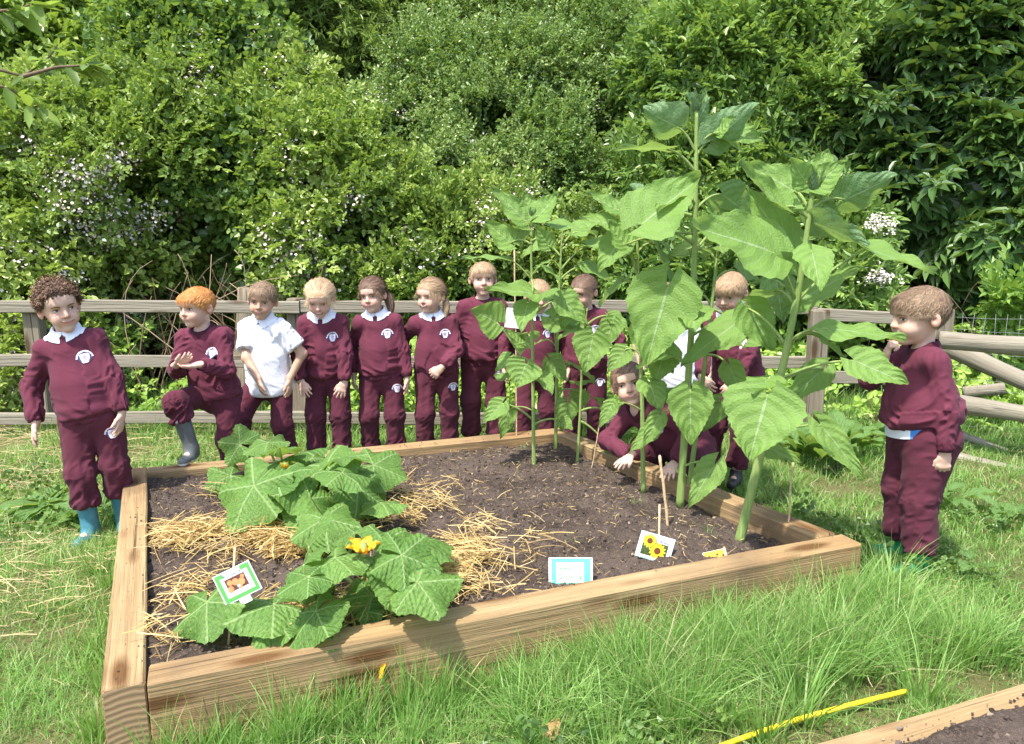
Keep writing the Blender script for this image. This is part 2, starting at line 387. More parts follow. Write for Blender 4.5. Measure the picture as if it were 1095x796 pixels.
# crumbs
ico = (np.array([(0, 0, 1), (.9, 0, .3), (.28, .85, .25), (-.7, .5, .35), (-.7, -.5, .2), (.28, -.85, .4), (.2, .1, -.8)]),
       [np.array([(0, 1, 2), (0, 2, 3), (0, 3, 4), (0, 4, 5), (0, 5, 1), (6, 2, 1), (6, 3, 2), (6, 4, 3), (6, 5, 4), (6, 1, 5)])])
def randrot(n):
    a = rng.normal(size=(n, 3)); b = rng.normal(size=(n, 3)); return basis(a, b)
def sampleq(Q, n, inset):
    q = insetq(Q, inset); lo = np.min(q, 0); hi = np.max(q, 0); P = rng.uniform(lo, hi, (n*2, 2)); P = P[inquad(P, q)]; return P[:n]
def crumbs(name, P, z, smin, smax, label):
    n = len(P); g = G(); s = smin+(smax-smin)*rng.random(n)**5
    g.inst(ico, randrot(n), np.c_[P, z+s*.3], s[:, None]*rng.uniform(.6, 1.3, (n, 3)), rng.random(n))
    o = g.build(name, M['crumb'], smooth=False); tag(o, label, 'soil crumbs', kind='stuff')
P = sampleq(BED, 30000, .11); crumbs('soil_crumbs', P, soilz(P[:, 0], P[:, 1]), .0016, .0095, 'loose clods and crumbs lying on the soil of the large bed')
# spilled crumbs on the boards are part of the same layer
E2 = bed('raised_bed', 'corner of a second raised bed with worn grey brown board beside the yellow hose', [BED2[0], BED2[3], BED2[2], BED2[1]][0:4], .2, .10, .16, 9)
def soilz2(x, y):
    P = np.stack([np.ravel(x), np.ravel(y)], 1); d = (P-BED2[0])@n2v
    k = np.clip((d-.02)/.09, 0, 1)
    PP = np.c_[P, np.zeros(len(P))]
    return .14+k*.085+fbm(PP*5, 3, 3)*.03*k
_q = insetq(BED2, .03)
o = soil('bed_soil', [np.array(k) for k in [BED2[0]+n2v*.0, BED2[3], BED2[2], BED2[1]]], soilz2, 150); tag(o, 'dark soil heaped in the second bed at the corner', 'soil', kind='stuff')
P = sampleq(BED2, 9000, .03); dd = (P-BED2[0])@n2v; P = P[rng.random(len(P)) < np.clip((dd-.01)/.12, .03, 1)]
crumbs('soil_crumbs', P, np.maximum(soilz2(P[:, 0], P[:, 1]), .2), .002, .011, 'soil crumbs spilled over the board of the second bed')
P = []
for a, b, inn_, k in ((BED[0], BED[1], .05, 150), (BED[1], BED[2], .05, 90), (BED[3], BED[2], .05, 60), (BED[0], BED[3], .03, 60)):
    t = rng.random(k); base = a+(b-a)*t[:, None]; c = nrm(sum(BED)/4-(a+b)/2); P.append(base+c*rng.uniform(.03, .11, k)[:, None])
P = np.concatenate(P); crumbs('soil_crumbs', P, np.full(len(P), BT+.001), .001, .005, 'crumbs of soil spilled on the board tops of the large bed')

# ------------------------------------------------------------------ straw
def strands(name, P, z, L_, wd, mat, label, cat, up=.12, curve=.15, z_j=.02, tint=None, parent=None, dirb=None):
    n = len(P); az = rng.uniform(0, 2*math.pi, n) if dirb is None else rng.normal(dirb, .7, n)
    L_ = L_*rng.uniform(.35, 1.3, n); el = rng.normal(0, up, n)
    d = np.stack([np.cos(az)*np.cos(el), np.sin(az)*np.cos(el), np.sin(el)], 1); s = np.stack([-np.sin(az), np.cos(az), np.zeros(n)], 1)
    ts = np.array([-.5, -.17, .17, .5]); cv = rng.normal(0, curve, n)
    C = np.c_[P, z+np.abs(rng.normal(0, z_j, n))+np.abs(np.sin(el))*L_*.5]
    pts = C[:, None]+ts[None, :, None]*L_[:, None, None]*d[:, None]+(ts**2)[None, :, None]*(cv*L_)[:, None, None]*s[:, None]
    pts[:, :, 2] -= (ts**2)[None]*L_[:, None]*rng.uniform(0, .25, n)[:, None]
    tw = rng.uniform(-1, 1, n); wv = (s*np.cos(tw)[:, None]+np.array([0, 0, 1])*np.sin(tw)[:, None])*wd*rng.uniform(.5, 1.2, n)[:, None]
    V = np.stack([pts-wv[:, None], pts+wv[:, None]], 2).reshape(n*8, 3)
    o = np.arange(n)[:, None]*8; F = np.concatenate([np.stack([o[:, 0]+k, o[:, 0]+k+1, o[:, 0]+k+3, o[:, 0]+k+2], 1) for k in (0, 2, 4)])
    g = G(); g.add(V, F, 0, np.repeat(rng.random(n) if tint is None else tint, 8)); ob = g.build(name, mat, parent); 
    if label: tag(ob, label, cat, kind='stuff')
    return ob
def blob(cx, cy, rx, ry, n, ang=0):
    a = rng.normal(size=(n, 2))*.5; c, s = math.cos(ang), math.sin(ang)
    return np.array([cx, cy])+np.stack([a[:, 0]*rx*c-a[:, 1]*ry*s, a[:, 0]*rx*s+a[:, 1]*ry*c], 1)
SP = [(245, 580, .30, .12, 1900), (300, 590, .2, .10, 500), (255, 692, .22, .09, 450), (330, 668, .26, .11, 800), (470, 615, .20, .20, 1400), (440, 560, .3, .2, 500), (190, 650, .10, .3, 170), (290, 530, .3, .12, 300), (460, 540, .35, .3, 240), (520, 590, .25, .25, 260), (195, 570, .2, .1, 260), (400, 655, .3, .1, 450)]
Ps = np.concatenate([blob(*atz(a, b, .2)[:2], rx, ry, n) for a, b, rx, ry, n in SP])
Ps = Ps[inquad(Ps, insetq(BED, .10))]
dens = fbm(np.c_[Ps*7, 0*Ps[:, 0]], 2, 31)
Ps = Ps[dens > -.12]
strands('straw_mulch', Ps, soilz(Ps[:, 0], Ps[:, 1])+.008, .13, .0017, M['straw'], 'golden straw mulch scattered round the pumpkin plants', 'straw', up=.16, z_j=.028)
P = sampleq(BED, 2200, .12); strands('straw_bits', P, soilz(P[:, 0], P[:, 1])+.01, .03, .0009, M['straw'], 'short bits of straw scattered over the open soil', 'straw', up=.2, z_j=.004)

# ------------------------------------------------------------------ grass
def blades(g, P, z, h, wd, tint, bend=.5, lean=None, seg=2):
    n = len(P); az = rng.uniform(0, 2*math.pi, n)
    d = np.stack([np.cos(az), np.sin(az), np.zeros(n)], 1); s = np.stack([-np.sin(az+rng.normal(0, .6, n)), np.cos(az), np.zeros(n)], 1)
    b = np.abs(rng.normal(bend, bend*.5, n))
    if lean is not None: d = nrm(d*.6+lean)
    base = np.c_[P, z]
    ts = np.linspace(0, 1, seg+1)
    pts = base[:, None]+np.array([0, 0, 1.])*(ts[None]*h[:, None]*(1-.35*np.clip(b, 0, 1.6)[:, None]*ts[None]))[..., None]+d[:, None]*((ts**1.8)[None]*(h*b)[:, None])[..., None]
    wv = s[:, None]*((1-ts**1.5)[None]*wd[:, None])[..., None]
    k = seg
    VL = pts[:, :k]-wv[:, :k]; VR = pts[:, :k]+wv[:, :k]
    V = np.concatenate([np.stack([VL, VR], 2).reshape(n, 2*k, 3), pts[:, k:]], 1); m = 2*k+1
    o = np.arange(n)*m; F = [np.concatenate([np.stack([o+2*i, o+2*i+1, o+2*i+3, o+2*i+2], 1) for i in range(k-1)]), np.stack([o+2*k-2, o+2*k-1, o+2*k], 1)]
    g.add(V.reshape(-1, 3), F, 0, np.repeat(tint, m))
def notbed(P): return ~inquad(P, BED) & ~inquad(P, BED2)
hayc = [atz(30, 480, 0)[:2], atz(60, 590, 0)[:2], atz(20, 640, 0)[:2], atz(5, 530, 0)[:2]]
def haym(P):
    m = np.zeros(len(P))
    for c, r in zip(hayc, (.9, .38, .3, .6)): m = np.maximum(m, np.exp(-np.sum((P-c)**2, 1)/r**2))
    return m
g = G()
for (y0, y1, x0, x1, n, hm, wm) in ((1.15, 2.2, -1.6, 1.9, 52000, .05, .0013), (2.2, 3.4, -2.6, 3.0, 62000, .055, .0017), (3.4, 5.4, -4.6, 4.8, 72000, .065, .0026), (5.4, 7.0, -6.5, 6.5, 32000, .09, .004), (-1.0, 1.15, -1.6, 2.2, 12000, .05, .002)):
    P = rng.uniform((x0, y0), (x1, y1), (n, 2)); P = P[notbed(P)]
    q = np.c_[P, 0*P[:, 0]]; c = fbm(q*3.2, 3, 40); c2 = fbm(q*14, 2, 50); hy = haym(P)
    keep = rng.random(len(P)) < np.clip(.92+c*1.0-.6*hy, .15, 1); P, c, c2, hy = P[keep], c[keep], c2[keep], hy[keep]
    h = hm*(1+c*1.1+c2*.8)*rng.uniform(.5, 1.5, len(P)); h = np.clip(h, .012, .2)
    t = np.clip(.5+c*.55+rng.normal(0, .17, len(P))-(rng.random(len(P)) < .05+.3*hy)*.55, 0, 1)
    blades(g, P, gh(P[:, 0], P[:, 1])-.004, h, wm*rng.uniform(.6, 1.5, len(P)), t, .75)
# long tufts along the front board, and round the bed
def tuft(cx, cy, n, r, h, bend=.45, w=.0022, tint=.5):
    P = blob(cx, cy, r*1.4, r*1.4, n); P = P[notbed(P)]; m = len(P)
    t = np.clip(tint+rng.normal(0, .17, m)-(rng.random(m) < .08)*.5, 0, 1)
    d = nrm(np.c_[P-np.array([cx, cy]), np.zeros(m)]+1e-5)
    blades(g, P, gh(P[:, 0], P[:, 1])-.004, h*rng.uniform(.45, 1.15, m), w*rng.uniform(.6, 1.4, m), t, bend, lean=d*.8, seg=4)
fdir = nrm(BED[3]-BED[0]); fn = np.array([fdir[1], -fdir[0]])
for k in range(170):
    s_ = rng.uniform(1.05, 2.75); off = abs(rng.normal(0, .24))+.02; c = BED[0]+fdir*s_+fn*off
    tuft(*c, 110, .05, rng.uniform(.15, .31)*(1.0 if s_ > 1.4 else .7), rng.uniform(.3, .8), tint=rng.uniform(.25, .95))
for k in range(46):
    s_ = rng.uniform(.1, 1.2); off = abs(rng.normal(0, .06))+.02; c = BED[0]+fdir*s_+fn*off
    tuft(*c, 45, .035, rng.uniform(.1, .25), .35, tint=rng.uniform(.35, .7))
for px, py, hh in ((160, 790, .22), (235, 770, .3), (330, 740, .3), (345, 760, .25), (520, 700, .2), (640, 690, .22)):
    c = atz(px, py, 0)[:2]; tuft(*c, 70, .03, hh, .3, tint=.6)
for k in range(60):
    a, b = [(BED[0], BED[1]), (BED[1], BED[2]), (BED[2], BED[3])][k % 3]; t = rng.random(); nn_ = nrm((a+b)/2-sum(BED)/4); c = a+(b-a)*t+nn_*(.03+abs(rng.normal(0, .05)))
    tuft(*c, 50, .04, rng.uniform(.09, .19), .4)
for k in range(90):
    c = np.array([rng.uniform(1.2, 4.5), rng.uniform(2.4, 5.2)]); 
    if notbed(c[None])[0]: tuft(*c, 60, .06, rng.uniform(.07, .15), .6, tint=rng.uniform(.4, .9))
for k in range(150):
    c = np.array([rng.uniform(-5, 4.5), rng.uniform(5.0, 6.4)]); tuft(*c, 50, .1, rng.uniform(.12, .3), .5, w=.003)
for k in range(50):
    s_ = rng.uniform(0, 2.2); c = B2a-d2*.3+d2*s_-n2v*(.02+abs(rng.normal(0, .04))); tuft(*c, 60, .03, rng.uniform(.07, .16), .4, tint=rng.uniform(.5, .9))
tag(g.build('grass', M['grass']), 'green grass growing over the lawn round the beds', 'grass', kind='stuff')
P = np.concatenate([blob(*c, r*1.3, r, n) for c, r, n in zip(hayc, (1.0, .5, .45, .8), (1300, 350, 250, 450))]); P = P[notbed(P)]
strands('dry_hay', P, gh(P[:, 0], P[:, 1])+.02, .16, .0014, M['hay'], 'pale dry cut grass strewn on the lawn at the left', 'hay', up=.12, z_j=.02, dirb=.1)
P = rng.uniform((-1.5, 1.2), (3, 4.5), (1500, 2)); P = P[notbed(P)]; strands('dry_hay', P, gh(P[:, 0], P[:, 1])+.02, .06, .001, M['hay'], 'thin dry stalks lying in the lawn in front', 'hay', up=.4, z_j=.02)
# ------------------------------------------------------------------ fence
FY = 5.28
fe = empty('rail_fence', (0, FY, 0)); tag(fe, 'weathered wooden post and rail fence with flat rails behind the children', 'fence')
def plank(parent, a, b, hgt, th, mat, name='rail', wob=.004, seed=0, rnd=False):
    a = np.array(a, float); b = np.array(b, float); L_ = np.linalg.norm(b-a); d = (b-a)/L_
    g = G(); n = 24; ts = np.linspace(-L_/2, L_/2, n)
    if rnd:
        P = np.stack([ts, fbm(np.c_[ts*1.3, ts*0, ts*0+seed], 2)*.05, fbm(np.c_[ts*1.3, ts*0+5, ts*0+seed], 2)*.05], 1)
        r = hgt/2*(1+.30*fbm(np.c_[ts*2, ts*0, ts*0+seed+3], 2)); g.tube(P, r, 14)
    else:
        bv = .006; prof = np.array([(-th/2+bv, -hgt/2), (th/2-bv, -hgt/2), (th/2, -hgt/2+bv), (th/2, hgt/2-bv), (th/2-bv, hgt/2), (-th/2+bv, hgt/2), (-th/2, hgt/2-bv), (-th/2, -hgt/2+bv)])
        V = np.concatenate([np.c_[np.full(8, t), prof] for t in ts]); V[:, 2] += fbm(np.c_[V[:, 0]*1.5, V[:, 1:]*6]+seed, 3)*wob*2; V[:, 1] += fbm(np.c_[V[:, 0]*1.1, V[:, 1:]*0]+seed+40, 2)*wob*2
        i, j = np.meshgrid(np.arange(n-1), np.arange(8), indexing='ij'); i = i.ravel(); j = j.ravel(); k = (j+1) % 8
        g.add(V, [np.stack([i*8+j, (i+1)*8+j, (i+1)*8+k, i*8+k], 1), np.arange(8)[None], (np.arange(8)[::-1]+(n-1)*8)[None]])
    o = g.build(name, mat, parent, smooth=rnd)
    X_ = Vector(d); q = X_.to_track_quat('X', 'Z'); o.rotation_euler = q.to_euler(); c = (a+b)/2
    if parent is not None: c = c-np.array(parent.location)
    o.location = tuple(c); return o
def fz(py): return aty(500, py, FY-.03)[2]
for k, (t, b_) in enumerate(((322, 335), (381.5, 394), (441, 456))):
    z = (fz(t)+fz(b_))/2; xs_ = [-6.2, -3.2, -1.47, .35, 2.12]
    for i in range(4):
        plank(fe, (xs_[i]+.004, FY, z+(.004 if i % 2 else 0)), (xs_[i+1]-.004, FY+.0, z+rng.normal(0, .006)), .085, .038, M['rail'], seed=k*7+i)
plank(fe, (2.124, FY, (fz(330)+fz(346))/2+.01), (2.95, FY, (fz(330)+fz(346))/2-.03), .085, .038, M['rail'], seed=31)
plank(fe, (2.124, FY, (fz(396)+fz(411))/2), (2.95, FY, (fz(396)+fz(411))/2-.02), .085, .038, M['rail'], seed=32)
def post(x, top, w=.1, th=.1, y=FY+.075, par=fe):
    g = G(); h = top+.1; bv = .008; n = 14
    prof = np.array([(-w/2+bv, -th/2), (w/2-bv, -th/2), (w/2, -th/2+bv), (w/2, th/2-bv), (w/2-bv, th/2), (-w/2+bv, th/2), (-w/2, th/2-bv), (-w/2, -th/2+bv)])
    V = []; zs = np.concatenate([np.linspace(-.1, top-.012, n), [top]])
    for i, z in enumerate(zs):
        p = prof*(.9 if i == n else 1); V.append(np.c_[p, np.full(8, z)])
    V = np.concatenate(V); V[:, :2] += (fbm(np.c_[V[:, :2]*5, V[:, 2]*2]+x, 2)*.008)[:, None]
    i, j = np.meshgrid(np.arange(n), np.arange(8), indexing='ij'); i = i.ravel(); j = j.ravel(); k = (j+1) % 8
    g.add(V, [np.stack([i*8+j, i*8+k, (i+1)*8+k, (i+1)*8+j], 1), (np.arange(8)+n*8)[None]])
    o = g.build('post', M['post'], par, smooth=False); o.location = (x, y-(par.location[1] if par else 0), 0) if par else (x, y, 0); return o
for px, top in ((38, 327), (318, 320)):
    X_ = aty(px, 420, FY)[0]; post(X_, aty(px, top, FY)[2], .11)
post(aty(618, 420, FY)[0], aty(618, 320, FY)[2], .11)
post(-5.3, .97, .11)
post(aty(872, 400, FY-.09)[0], aty(872, 331, FY-.09)[2], .115, y=FY-.085)
post(aty(1016, 400, FY-.2)[0], aty(1016, 333, FY-.2)[2], .13, .12, y=FY-.02)

f2 = empty('rail_fence', (3.0, 4.9, 0)); tag(f2, 'round log rail fence with slipped diagonal rail at the right edge', 'fence')
RR = [((1004, 364, 4.85), (1190, 372, 4.5), .128), ((1008, 372, 5.2), (1150, 436, 4.75), .125), ((1030, 420, 5.45), (1075, 416, 5.35), .085),
      ((1005, 427, 4.95), (1190, 458, 4.4), .115), ((1000, 452, 5.1), (1076, 482, 4.9), .07), ((1000, 482, 4.8), (1190, 530, 4.2), .10)]
for i, (a, b, d_) in enumerate(RR):
    plank(f2, aty(*a), aty(*b), d_, d_, M['rail'], rnd=True, seed=50+i)
p_ = post(4.05, 1.0, .13, .13, y=4.6, par=None); p_.parent = f2; p_.location = (4.05-3.0, 4.66-4.9, 0)
# wire netting as one part
g = G()
A = aty(1010, 400, 5.3); Bq = np.array([4.4, 4.75, .6])
for k in range(10):
    z = .08+k*.085; t = np.linspace(0, 1, 12)
    P = np.stack([A[0]+(Bq[0]-A[0])*t, A[1]+(Bq[1]-A[1])*t, z+fbm(np.c_[t*5, t*0+k, t*0], 2)*.03], 1); g.tube(P, .0011, 4)
for k in range(22):
    t = k/21; g.tube([[A[0]+(Bq[0]-A[0])*t+rng.normal(0, .01), A[1]+(Bq[1]-A[1])*t, z] for z in (.04, .3, .6, .88)], .0010, 4)
g.build('wire_netting', plain('galvanised_wire', (.22, .23, .23), .4, .5), f2).location = (-3.0, -4.9, 0)
# ------------------------------------------------------------------ vegetation
def leaf6(L_, W, fold=.25, droop=.15, x0=0):
    v = np.array([(0, 0, 0), (-W*.5, L_*.33, W*fold), (-W*.42, L_*.68, W*fold-L_*droop*.4), (0, L_, -L_*droop), (W*.42, L_*.68, W*fold-L_*droop*.4), (W*.5, L_*.33, W*fold)])
    return v, np.array([(0, 3, 2, 1), (0, 5, 4, 3)])
def merge(parts):
    V = []; F = {}; T = []; n = 0
    for v, f, t in parts:
        V.append(v); T.append(np.full(len(v), t))
        F.setdefault(f.shape[1], []).append(f+n); n += len(v)
    return np.concatenate(V), [np.concatenate(x) for x in F.values()], np.concatenate(T)
def place(v, az, el, roll, pos):
    """leaf along +Y -> rotated to azimuth, elevation"""
    R = np.array(Euler((0, roll, 0)).to_matrix()); R = np.array(Euler((el, 0, az), 'XYZ').to_matrix())@R
    return v@R.T+np.array(pos)
def spray(kind, seed):
    r = np.random.default_rng(seed); P = []
    if kind == 'bramble':        # leaves of three leaflets along an arching cane
        for i in range(8):
            t = i/8*.26; sgn = 1 if i % 2 else -1; bz = .05*math.sin(t*9)
            az0 = sgn*(.9+r.normal(0, .3)); c = np.array([math.sin(-az0)*-.0, t, bz]); el = r.normal(.35, .3)
            st = place(np.array([[0, .035, 0]]), az0, el, 0, c)[0]
            for da, L_ in ((0, .052), (1.15, .042), (-1.15, .042)):
                v, f = leaf6(L_*r.uniform(.8, 1.2), L_*.72, .2, .2); P.append((place(v, az0+da, el+r.normal(-.15, .15), r.normal(0, .25), st), f, r.normal(0, .07)))
    if kind == 'ivy':
        for i in range(14):
            v, f = leaf6(.05*r.uniform(.7, 1.3), .05, .12, .15); P.append((place(v, r.uniform(-3, 3), r.normal(-.3, .4), r.normal(0, .4), (r.normal(0, .06), r.uniform(0, .2), r.normal(0, .02))), f, r.normal(0, .06)))
    if kind == 'willow':
        for i in range(18):
            t = i/18*.34; sgn = 1 if i % 2 else -1; v, f = leaf6(.085*r.uniform(.7, 1.2), .013, .3, .2)
            P.append((place(v, sgn*r.uniform(.3, .9), r.normal(0, .35), r.normal(0, .6), (0, t, -.2*t*t)), f, r.normal(0, .08)))
    if kind == 'thorn':
        for i in range(22):
            t = i/22*.22; v, f = leaf6(.03*r.uniform(.7, 1.3), .02, .2, .1)
            P.append((place(v, r.uniform(-1.7, 1.7), r.normal(.2, .5), r.normal(0, .5), (r.normal(0, .012), t, r.normal(0, .012))), f, (.18 if i > 15 else 0)+r.normal(0, .06)))
    if kind == 'elder':
        for i in range(5):
            t = i*.05; az0 = (1 if i % 2 else -1)*r.uniform(.4, 1.1); el = r.normal(.1, .3); 
            for j, (dd, side) in enumerate(((.03, 1), (.03, -1), (.07, 1), (.07, -1), (.11, 0))):
                v, f = leaf6(.085*r.uniform(.8, 1.15), .036, .2, .28); pos = place(np.array([[0, dd, -dd*dd*2]]), az0, el, 0, (0, t, 0))[0]
                P.append((place(v, az0+side*1.0, el-.15, side*.2+r.normal(0, .15), pos), f, r.normal(0, .06)))
    if kind == 'chestnut':
        for i in range(3):
            az0 = (i-1)*1.1+r.normal(0, .3); el = r.normal(.15, .25); pos = place(np.array([[0, .11, 0]]), az0, el, 0, (0, i*.03, 0))[0]
            for a in (-2.1, -1.25, -.45, .45, 1.25, 2.1):
                L_ = .16*(1-.14*abs(a))*r.uniform(.85, 1.15); v, f = leaf6(L_, .06, .22, .42)
                P.append((place(v, az0+a, el-.12, r.normal(0, .15), pos), f, r.normal(0, .04)))
    if kind == 'nettle':
        for i in range(7):
            z = i*.05
            for s_ in (0, math.pi):
                v, f = leaf6(.075*r.uniform(.8, 1.2)*(1-i*.07), .036, .2, .3); P.append((place(v, s_+i*1.57+r.normal(0, .3), r.normal(.1, .2), r.normal(0, .2), (0, z, 0))[:, [0, 2, 1]]*np.array([1, 1, 1]), f, i*.03+r.normal(0, .04)))
    if kind == 'leafy':
        for i in range(9):
            t = i*.035; v, f = leaf6(.095*r.uniform(.75, 1.2), .048, .2, .3)
            P.append((place(v, (1 if i % 2 else -1)*r.uniform(.5, 1.3), r.normal(0, .35), r.normal(0, .3), (0, t, 0)), f, r.normal(0, .06)))
    return merge(P)
SPR = {k: [spray(k, 11*i+5) for i in range(5)] for k in ('bramble', 'ivy', 'willow', 'thorn', 'elder', 'chestnut', 'nettle', 'leafy')}
LM = {
 'bramble': leafmat('bramble_leaf', [(0, (0.062, 0.096, 0.022)), (.5, (0.178, 0.275, 0.050)), (1, (0.396, 0.485, 0.117))]),
 'ivy': leafmat('ivy_leaf', [(0, (0.042, 0.085, 0.022)), (.5, (0.103, 0.194, 0.044)), (1, (0.231, 0.340, 0.078))], .35, .5),
 'willow': leafmat('willow_leaf', [(0, (0.093, 0.137, 0.032)), (.5, (0.208, 0.307, 0.070)), (1, (0.376, 0.468, 0.140))]),
 'thorn': leafmat('hawthorn_leaf', [(0, (.040, .085, .020)), (.5, (.135, .235, .055)), (1, (.34, .44, .16))]),
 'elder': leafmat('elder_leaf', [(0, (0.061, 0.122, 0.032)), (.5, (0.147, 0.259, 0.060)), (1, (0.292, 0.420, 0.110))], .4, .45),
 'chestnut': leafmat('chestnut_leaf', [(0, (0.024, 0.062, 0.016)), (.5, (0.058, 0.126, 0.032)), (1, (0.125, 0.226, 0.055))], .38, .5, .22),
 'nettle': leafmat('nettle_leaf', [(0, (0.094, 0.194, 0.031)), (.5, (0.230, 0.388, 0.063)), (1, (0.418, 0.581, 0.126))]),
 'leafy': leafmat('broad_leaf', [(0, (0.084, 0.145, 0.028)), (.5, (0.208, 0.323, 0.054)), (1, (0.460, 0.582, 0.125))]),
}
LM['lime'] = leafmat('young_lime_leaf', [(0, (.10, .20, .025)), (.5, (.18, .32, .05)), (1, (.28, .42, .10))])
LM['blossom'] = tintmat('blossom', [(0, (.66, .55, .48)), (1, (.88, .83, .76))], .7, .2)
LM['bark'] = plain('bark', (.13, .095, .065), .9, .1, .4, 40, .4)
LM['drystem'] = tintmat('dry_stem', [(0, (.16, .10, .06)), (1, (.42, .31, .21))], .85, .1)
HOLLOW = [(aty(215, 300, 6.7), np.array([.72, .85, .62])), (aty(235, 400, 6.6), np.array([.85, .8, .5])), (aty(965, 320, 7.0), np.array([.45, 1.2, .42]))]+[(aty(a_, b_, Y_), np.array([r_*1.2, .8, r_])) for a_, b_, Y_, r_ in ((255, 190, 7.0, .22), (372, 90, 8.6, .34), (385, 255, 6.7, .22), (150, 200, 6.4, .22), (425, 150, 7.7, .24), (590, 235, 7.0, .24), (520, 130, 8.0, .22), (480, 190, 7.5, .18), (860, 150, 7.5, .26), (1010, 160, 7.0, .26), (1060, 210, 6.6, .28), (780, 240, 7.2, .2), (330, 215, 6.6, .15), (95, 120, 6.5, .2), (640, 150, 8.5, .25), (930, 90, 7.8, .26))]
def lobes_sample(lobes, n, shell=.35, back=.25):
    """points and outward normals spread over the outer shell of a set of ellipsoid lobes"""
    lob = np.array(lobes, float); ar = lob[:, 3]*lob[:, 5]+lob[:, 3]*lob[:, 4]; pr = ar/ar.sum()
    k = rng.choice(len(lob), n*3, p=pr); d = nrm(rng.normal(size=(n*3, 3)))
    keep = (d[:, 1] < back) | (rng.random(n*3) < .12); k, d = k[keep], d[keep]
    c = lob[k, :3]; r = lob[k, 3:6]; q = 1-shell*rng.random(len(k))**1.6
    lump = 1+.40*fbm((c+d*r)*1.5, 3, 3)+.10*fbm((c+d*r)*5, 2, 9)
    P = c+d*r*(q*lump)[:, None]; nn = nrm(d/r)
    ins = np.zeros(len(P), bool)
    for j in range(len(lob)):
        dd = np.sum(((P-lob[j, :3])/(lob[j, 3:6]*.72))**2, 1); ins |= (dd < 1) & (k != j)
    for hc_, hr_ in HOLLOW: ins |= np.sum(((P-hc_)/hr_)**2, 1) < 1
    ok = ~ins & (P[:, 2] > gh(P[:, 0], P[:, 1])-.05)
    return P[ok][:n], nn[ok][:n]
def spray_rot(nn, upb=.3, jit=.7, flat=.5):
    n = len(nn); y = nrm(nn+np.array([0, 0, upb])+rng.normal(0, jit, (n, 3))*.8)
    z = nrm(np.array([0, 0, 1.])*flat+nn*.8+rng.normal(0, .4, (n, 3))+1e-3)
    return basis(y, z)
def foliage(g, kind, P, nn, size=1.0, tint=.5, tvar=.13, upb=.3, jit=.7, clump=.5, flat=.5):
    n = len(P); sel = rng.integers(0, 5, n); Rm = spray_rot(nn, upb, jit, flat); sc = size*rng.uniform(.7, 1.25, n)
    t = np.clip(tint+clump*1.25*fbm(P*1.9, 2, 77)+rng.normal(0, tvar, n), 0, 1)  # clumpwise tint imitates lit masses against dark hollows
    for i in range(5):
        m = sel == i; g.inst(SPR[kind][i], Rm[m], P[m], sc[m], t[m])
def stems(parent, base, lobes, n, r0=.04, name='trunk', mat=None):
    g = G()
    for k in range(n):
        l = lobes[k % len(lobes)]; b = np.array(base)+np.array([rng.normal(0, .12), rng.normal(0, .08), 0]); b[2] = gh(b[0], b[1])[0]-.05
        e = np.array(l[:3])+rng.normal(0, .35, 3)*np.array(l[3:6]); t = np.linspace(0, 1, 9)[:, None]
        mid = (b+e)/2+np.array([rng.normal(0, .2), rng.normal(0, .15), .15]); P = (1-t)**2*b+2*t*(1-t)*mid+t*t*e
        P = P+np.stack([fbm(np.c_[t[:, 0]*5+k, t[:, 0]*0+i, t[:, 0]*0], 2) for i in range(3)], 1)*.08*t
        g.tube(P, r0*(1-.8*t[:, 0])*rng.uniform(.6, 1.1), 7)
        for q in range(4):
            i = rng.integers(3, 8); s_ = P[i]; e2 = s_+rng.normal(0, .35, 3)*np.array(l[3:6])+np.array([0, -.1, .2]); tt = np.linspace(0, 1, 6)[:, None]
            PP = s_+(e2-s_)*tt; PP[:, 2] += (.1*np.sin(tt*3))[:, 0]; g.tube(PP, r0*.3*(1-.8*tt[:, 0]), 5)
    return g.build(name, mat or LM['bark'], parent)
petal = leaf6(.011, .010, .1, -.1)
flower_t = merge([(place(petal[0], a*1.2566, .3, 0, (0, 0, 0)), petal[1], 0) for a in range(5)])
def blossoms(parent, P, nn, ncl, spread=.05, per=22, size=1.05, mat=None, name='blossom'):
    g = G(); idx = rng.choice(len(P), min(ncl, len(P)), replace=False); c = np.repeat(P[idx]+nn[idx]*.05, per, 0)+rng.normal(0, spread, (len(idx)*per, 3)); 
    n2_ = nrm(np.repeat(nn[idx], per, 0)+rng.normal(0, .5, c.shape)+np.array([0, 0, .5])); Rm = basis(nrm(rng.normal(size=c.shape)), n2_)
    Rm = np.stack([nrm(np.cross(rng.normal(size=c.shape), n2_)), np.zeros_like(c), n2_], -1); Rm[..., 1] = np.cross(n2_, Rm[..., 0])
    g.inst(flower_t, Rm, c, size*rng.uniform(.7, 1.5, len(c)), rng.random(len(c))); return g.build(name, mat or LM['blossom'], parent)
